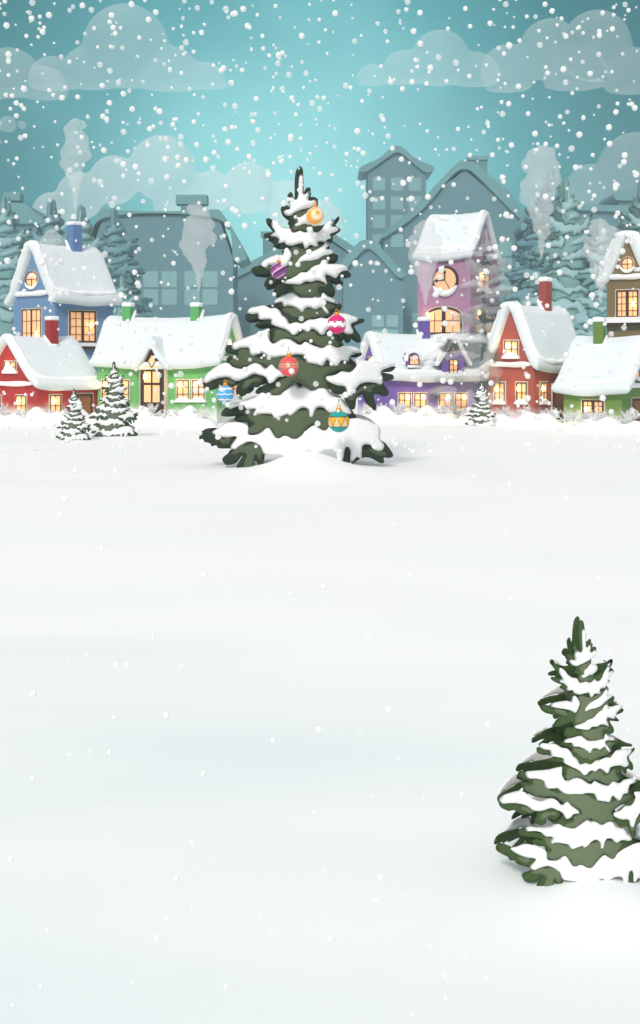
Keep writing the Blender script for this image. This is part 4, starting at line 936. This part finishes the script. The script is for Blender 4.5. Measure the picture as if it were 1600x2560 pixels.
# ------------------------------------------------------------------ frosted twigs and drifts along the house fronts
FROST = mat('frost', (252, 252, 253), .7, transl=.6)
def frost_shrub():
    mb = MB(); r2 = random.Random(5)
    for k in range(11):
        a = r2.uniform(0, 2 * math.pi); el = r2.uniform(.15, 1.5); L = r2.uniform(.38, .62)
        dv = Vector((math.cos(a) * math.cos(el), math.sin(a) * math.cos(el), math.sin(el)))
        p1 = dv * L; mb.tube([(0, 0, 0), p1 * .5, p1], [.035, .028, .02], 5)
        sd_ = dv.cross(Vector((.3, .5, .8))).normalized()
        for q in (.5, .75, .95):
            for sg in (-1, 1):
                b = p1 * q; mb.tube([b, b + (dv + sd_ * sg * 1.1).normalized() * .16 * (1.3 - q * .6)], [.022, .016], 5)
    return mb.build('frosted_shrub', FROST, None, True)
fs0 = frost_shrub(); first = True
SHR = []
def shrubs(x0, x1, yg, d, n, where):
    for i in range(n): SHR.append((x0 + (x1 - x0) * (i + .5 + rnd.uniform(-.35, .35)) / n, d - rnd.uniform(.4, 1.2), where))
shrubs(0, 95, 1060, 77.6, 5, 'the left windows of the red house')
shrubs(100, 170, 1060, 78.6, 4, 'the right window of the red house')
shrubs(325, 360, 1050, 78.6, 2, 'the wall left of the pointed green doorway')
shrubs(362, 425, 1050, 78, 4, 'the pointed doorway of the green house')
shrubs(430, 520, 1050, 78, 6, 'the right windows of the green house')
shrubs(905, 960, 1050, 81, 4, 'the gable end of the purple house')
shrubs(975, 1070, 1050, 81, 7, 'the left pair of windows of the purple house')
shrubs(1080, 1165, 1050, 81, 5, 'the right pair of windows of the purple house')
shrubs(1232, 1330, 1050, 76, 6, 'the gable end of the terracotta house')
shrubs(1340, 1400, 1050, 75.6, 4, 'the brown door of the terracotta house')
shrubs(1412, 1550, 1076, 71.6, 9, 'the window of the olive green house')
shrubs(1560, 1600, 1076, 71.6, 3, 'the door of the olive green house')
SHR = [q for k, q in enumerate(SHR) if k % 3 != 1]
for i, (x, d, where) in enumerate(SHR):
    o = fs0 if i == 0 else fs0.copy()
    if i: COL.objects.link(o)
    X = (x - 800) / F * d
    o.location = (X, d, ground_z(X, d) + .46 + rnd.uniform(0, .2)); s_ = rnd.uniform(.75, 1.25); o.scale = (s_ * 1.1, s_, s_); o.rotation_euler = (0, 0, rnd.uniform(0, 6))
    tag(o, 'frosted white twig bush below ' + where, 'bush', 'frosted twig bushes along the house fronts')
def drift(x0, x1, d, hgt, label):
    """long low bank of snow along a house front"""
    n = 46; mb = MB(); X0, X1 = (x0 - 800) / F * d, (x1 - 800) / F * d; prof_n = 9
    for i in range(n + 1):
        u = i / n; x = X0 + (X1 - X0) * u; e_ = min(1, 6 * u, 6 * (1 - u)) ** .6
        hh = hgt * e_ * (1 + .22 * math.sin(x * 2.1) + .16 * math.sin(x * 4.7 + 1))
        for k in range(prof_n + 1):
            q = k / prof_n * math.pi
            mb.v.append((x, d - math.cos(q) * 1.15 + .15 * math.sin(x * 1.3), ground_z(x, d) - .05 + (hh + .05) * math.sin(q) ** 1.3))
    m_ = prof_n + 1
    for i in range(n):
        for k in range(prof_n): mb.f.append([i * m_ + k, (i + 1) * m_ + k, (i + 1) * m_ + k + 1, i * m_ + k + 1]); mb.m.append(0)
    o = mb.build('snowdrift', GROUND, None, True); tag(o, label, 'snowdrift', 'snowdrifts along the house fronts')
drift(-60, 250, 77.2, .82, 'low bank of snow under the red house front')
drift(240, 545, 77.8, .95, 'low bank of snow under the green house front')
drift(880, 1230, 80.4, .85, 'low bank of snow under the purple house front')
drift(1215, 1420, 75.0, .78, 'low bank of snow under the terracotta house front')
drift(1400, 1660, 70.8, .66, 'low bank of snow under the olive green house front')

# ------------------------------------------------------------------ smoke and clouds
def lobes(balls, name, m, voxel, flat=None):
    mb = MB()
    for (x, y, z, r) in balls: mb.ball((x, y, z), r, 3)
    o = mb.build(name, m, None, True)
    rm = o.modifiers.new('join', 'REMESH'); rm.mode = 'VOXEL'; rm.voxel_size = voxel; rm.use_smooth_shade = True
    dg = bpy.context.evaluated_depsgraph_get(); me = bpy.data.meshes.new_from_object(o.evaluated_get(dg))
    o.modifiers.clear(); o.data = me
    me.polygons.foreach_set('use_smooth', [True] * len(me.polygons))
    return o
SMK = mat('smoke', (250, 251, 252), .9, alpha=.25, transl=.5)
def smoke(x, ytop, ybot, d, wmax, label, seed):
    r2 = random.Random(seed); balls = []; m = d / F
    n = 22
    for i in range(n):
        u = i / (n - 1); y = ybot + (ytop - ybot) * u
        wd = wmax * (.05 + .95 * min(1, (u * 1.45) ** 1.1)) * (1 if u < .8 else 1 - (u - .8) * 1.6)
        p = PX(x + r2.uniform(-.22, .22) * wd + .12 * wd * math.sin(u * 9), y, d)
        balls.append((p.x, p.y + r2.uniform(-.2, .2) * wd * m, p.z, max(.05, wd * m * r2.uniform(.5, .68))))
        if u > .25:
            for sg in (-1, 1): balls.append((p.x + sg * wd * m * r2.uniform(.35, .6), p.y, p.z + r2.uniform(-.2, .2) * wd * m, wd * m * r2.uniform(.28, .42)))
    for i in range(10):
        u = i / 9; p = PX(x + 2, ybot - (ybot - ytop) * .16 * (1 - u) + 4 * u, d); balls.append((p.x, p.y, p.z, max(.04, wmax * m * .16 * (1 - u))))
    o = lobes(balls, 'smoke_plume', SMK, .07); tag(o, label, 'smoke', 'smoke plumes over the chimneys')
smoke(186, 315, 532, 95, 42, 'tall wavy smoke plume above the blue chimney', 1)
smoke(495, 528, 735, 82, 44, 'broad smoke plume above the right chimney of the green house', 2)
smoke(1062, 568, 770, 83, 46, 'smoke plume rising past the clock tower from the purple chimney', 3)
smoke(1352, 385, 655, 79, 56, 'largest smoke plume, above the terracotta chimney', 4)
smoke(1500, 565, 765, 75, 46, 'smoke plume beside the tan house above the olive chimney', 5)
smoke(128, 590, 768, 82, 38, 'pale smoke plume over the blue roof from the red chimney', 6)
CLD = mat('cloud_mist', (248, 252, 252), 1.0, alpha=.13, transl=.5)
CLD2 = mat('bright_cloud_mist', (252, 254, 254), 1.0, alpha=.24, transl=.5)
def cloud(lb, label, d=820, flat=None, m_=None):
    m = d / F; o = lobes([(*PX(x, y, d + rnd.uniform(-12, 12)), r * m) for x, y, r in lb], 'cloud', m_ or CLD, 2.2)
    if flat:
        zf = PX(0, flat, d).z
        for v in o.data.vertices:
            if v.co.z < zf: v.co.z = zf + (v.co.z - zf) * .12
    tag(o, label, 'cloud')
cloud([(315, 120, 108), (225, 190, 75), (420, 200, 85), (510, 215, 60), (130, 200, 60)], 'round-topped pale cloud high on the left', flat=215)
cloud([(405, 420, 82), (285, 450, 62), (620, 470, 64), (530, 480, 55), (200, 490, 60), (720, 510, 60), (130, 530, 50), (460, 500, 80), (800, 560, 60)], 'longest cloud bank low on the left behind the slate roofs', 860, flat=640, m_=CLD2)
cloud([(1490, 115, 90), (1375, 125, 78), (1270, 180, 70), (1590, 200, 80), (1440, 200, 80)], 'billowing cloud high on the right', flat=220)
cloud([(1590, 430, 100), (1480, 480, 70), (1420, 520, 50), (1660, 500, 90)], 'rounded cloud low on the right above the pines', 840, flat=560)
cloud([(25, 200, 80), (-50, 220, 80), (110, 225, 60)], 'small cloud at the upper left edge', 880, flat=235)
cloud([(1100, 150, 75), (1010, 180, 55), (1190, 190, 60), (930, 200, 40)], 'flat pale cloud in the middle of the upper sky', 900, flat=205)
cloud([(20, 310, 22), (-20, 312, 26), (55, 312, 12)], 'thin wisp of cloud at the left edge', 870)

# ------------------------------------------------------------------ falling snow
FLK = mat('snowflake', (252, 252, 252), .6, transl=.4, alpha=.92, spec=0)
FLK2 = mat('soft_snowflake', (252, 252, 252), .6, transl=.4, alpha=.45, spec=0)
FLK3 = mat('low_snowflake', (253, 253, 253), 1.0, spec=0)
def flake_mesh(m):
    mb = MB(); mb.ball((0, 0, 0), 1, 3)
    r2 = random.Random(2); v = []
    for p in mb.v:
        q = Vector(p); k = 1 + .05 * math.sin(q.x * 5 + 1) * math.sin(q.y * 4) + .05 * math.sin(q.z * 6); v.append(tuple(q * k))
    mb.v = v; return mb.mesh('snowflake', m, True)
fm, fm2 = flake_mesh(FLK), flake_mesh(FLK2)
r3 = random.Random(21); spots = []
while len(spots) < 1450:
    x = r3.uniform(-20, 1620); y = r3.uniform(-10, 1130) if r3.random() < .95 else r3.uniform(1130, 2540)
    if y > 700 and y < 1130 and r3.random() < .15: continue
    r = 2.7 + 5.2 * r3.random() ** 1.3
    dmax = 40 if y < 1130 else min(40, F * CAMZ / (y - HOR) * .9)
    d = r3.uniform(max(5.0, dmax * .3), dmax)
    spots.append((r, x, y, d, r3.random()))
spots.sort(key=lambda q: (q[2] > 1130, -q[0]))
rest = MB()
for i, (r, x, y, d, q) in enumerate(spots):
    p = PX(x, y, d); rr = r * d / F
    if i < 300:
        o = bpy.data.objects.new('snowflake', fm2 if q < .38 else fm); COL.objects.link(o)
        o.location = p; o.scale = (rr, rr, rr); o.rotation_euler = (r3.uniform(0, 6), r3.uniform(0, 6), 0)
        tag(o, 'large round white snowflake drifting down through the air', 'snowflake', 'falling snowflakes')
    else: rest.ball(p, rr, 2, 2 if y > 1060 else (0 if q > .38 else 1))
o = rest.build('snowfall', [FLK, FLK2, FLK3], None, True); tag(o, 'scatter of the finer white flakes falling all around', 'snow', kind='stuff')

# ------------------------------------------------------------------ haze: thin cold air round the whole place
hm = bpy.data.materials.new('haze_air'); hm.use_nodes = True; t = hm.node_tree; t.nodes.clear()
ho = t.nodes.new('ShaderNodeOutputMaterial'); hv = t.nodes.new('ShaderNodeVolumePrincipled')
hv.inputs['Color'].default_value = (.66, .90, .93, 1); hv.inputs['Density'].default_value = .0015
t.links.new(hv.outputs[0], ho.inputs['Volume'])
mb = MB(); mb.box(-320, 320, -60, 300, -1.6, 62); o = mb.build('haze', hm); tag(o, 'pale cold haze hanging over the whole village', 'haze', kind='stuff')
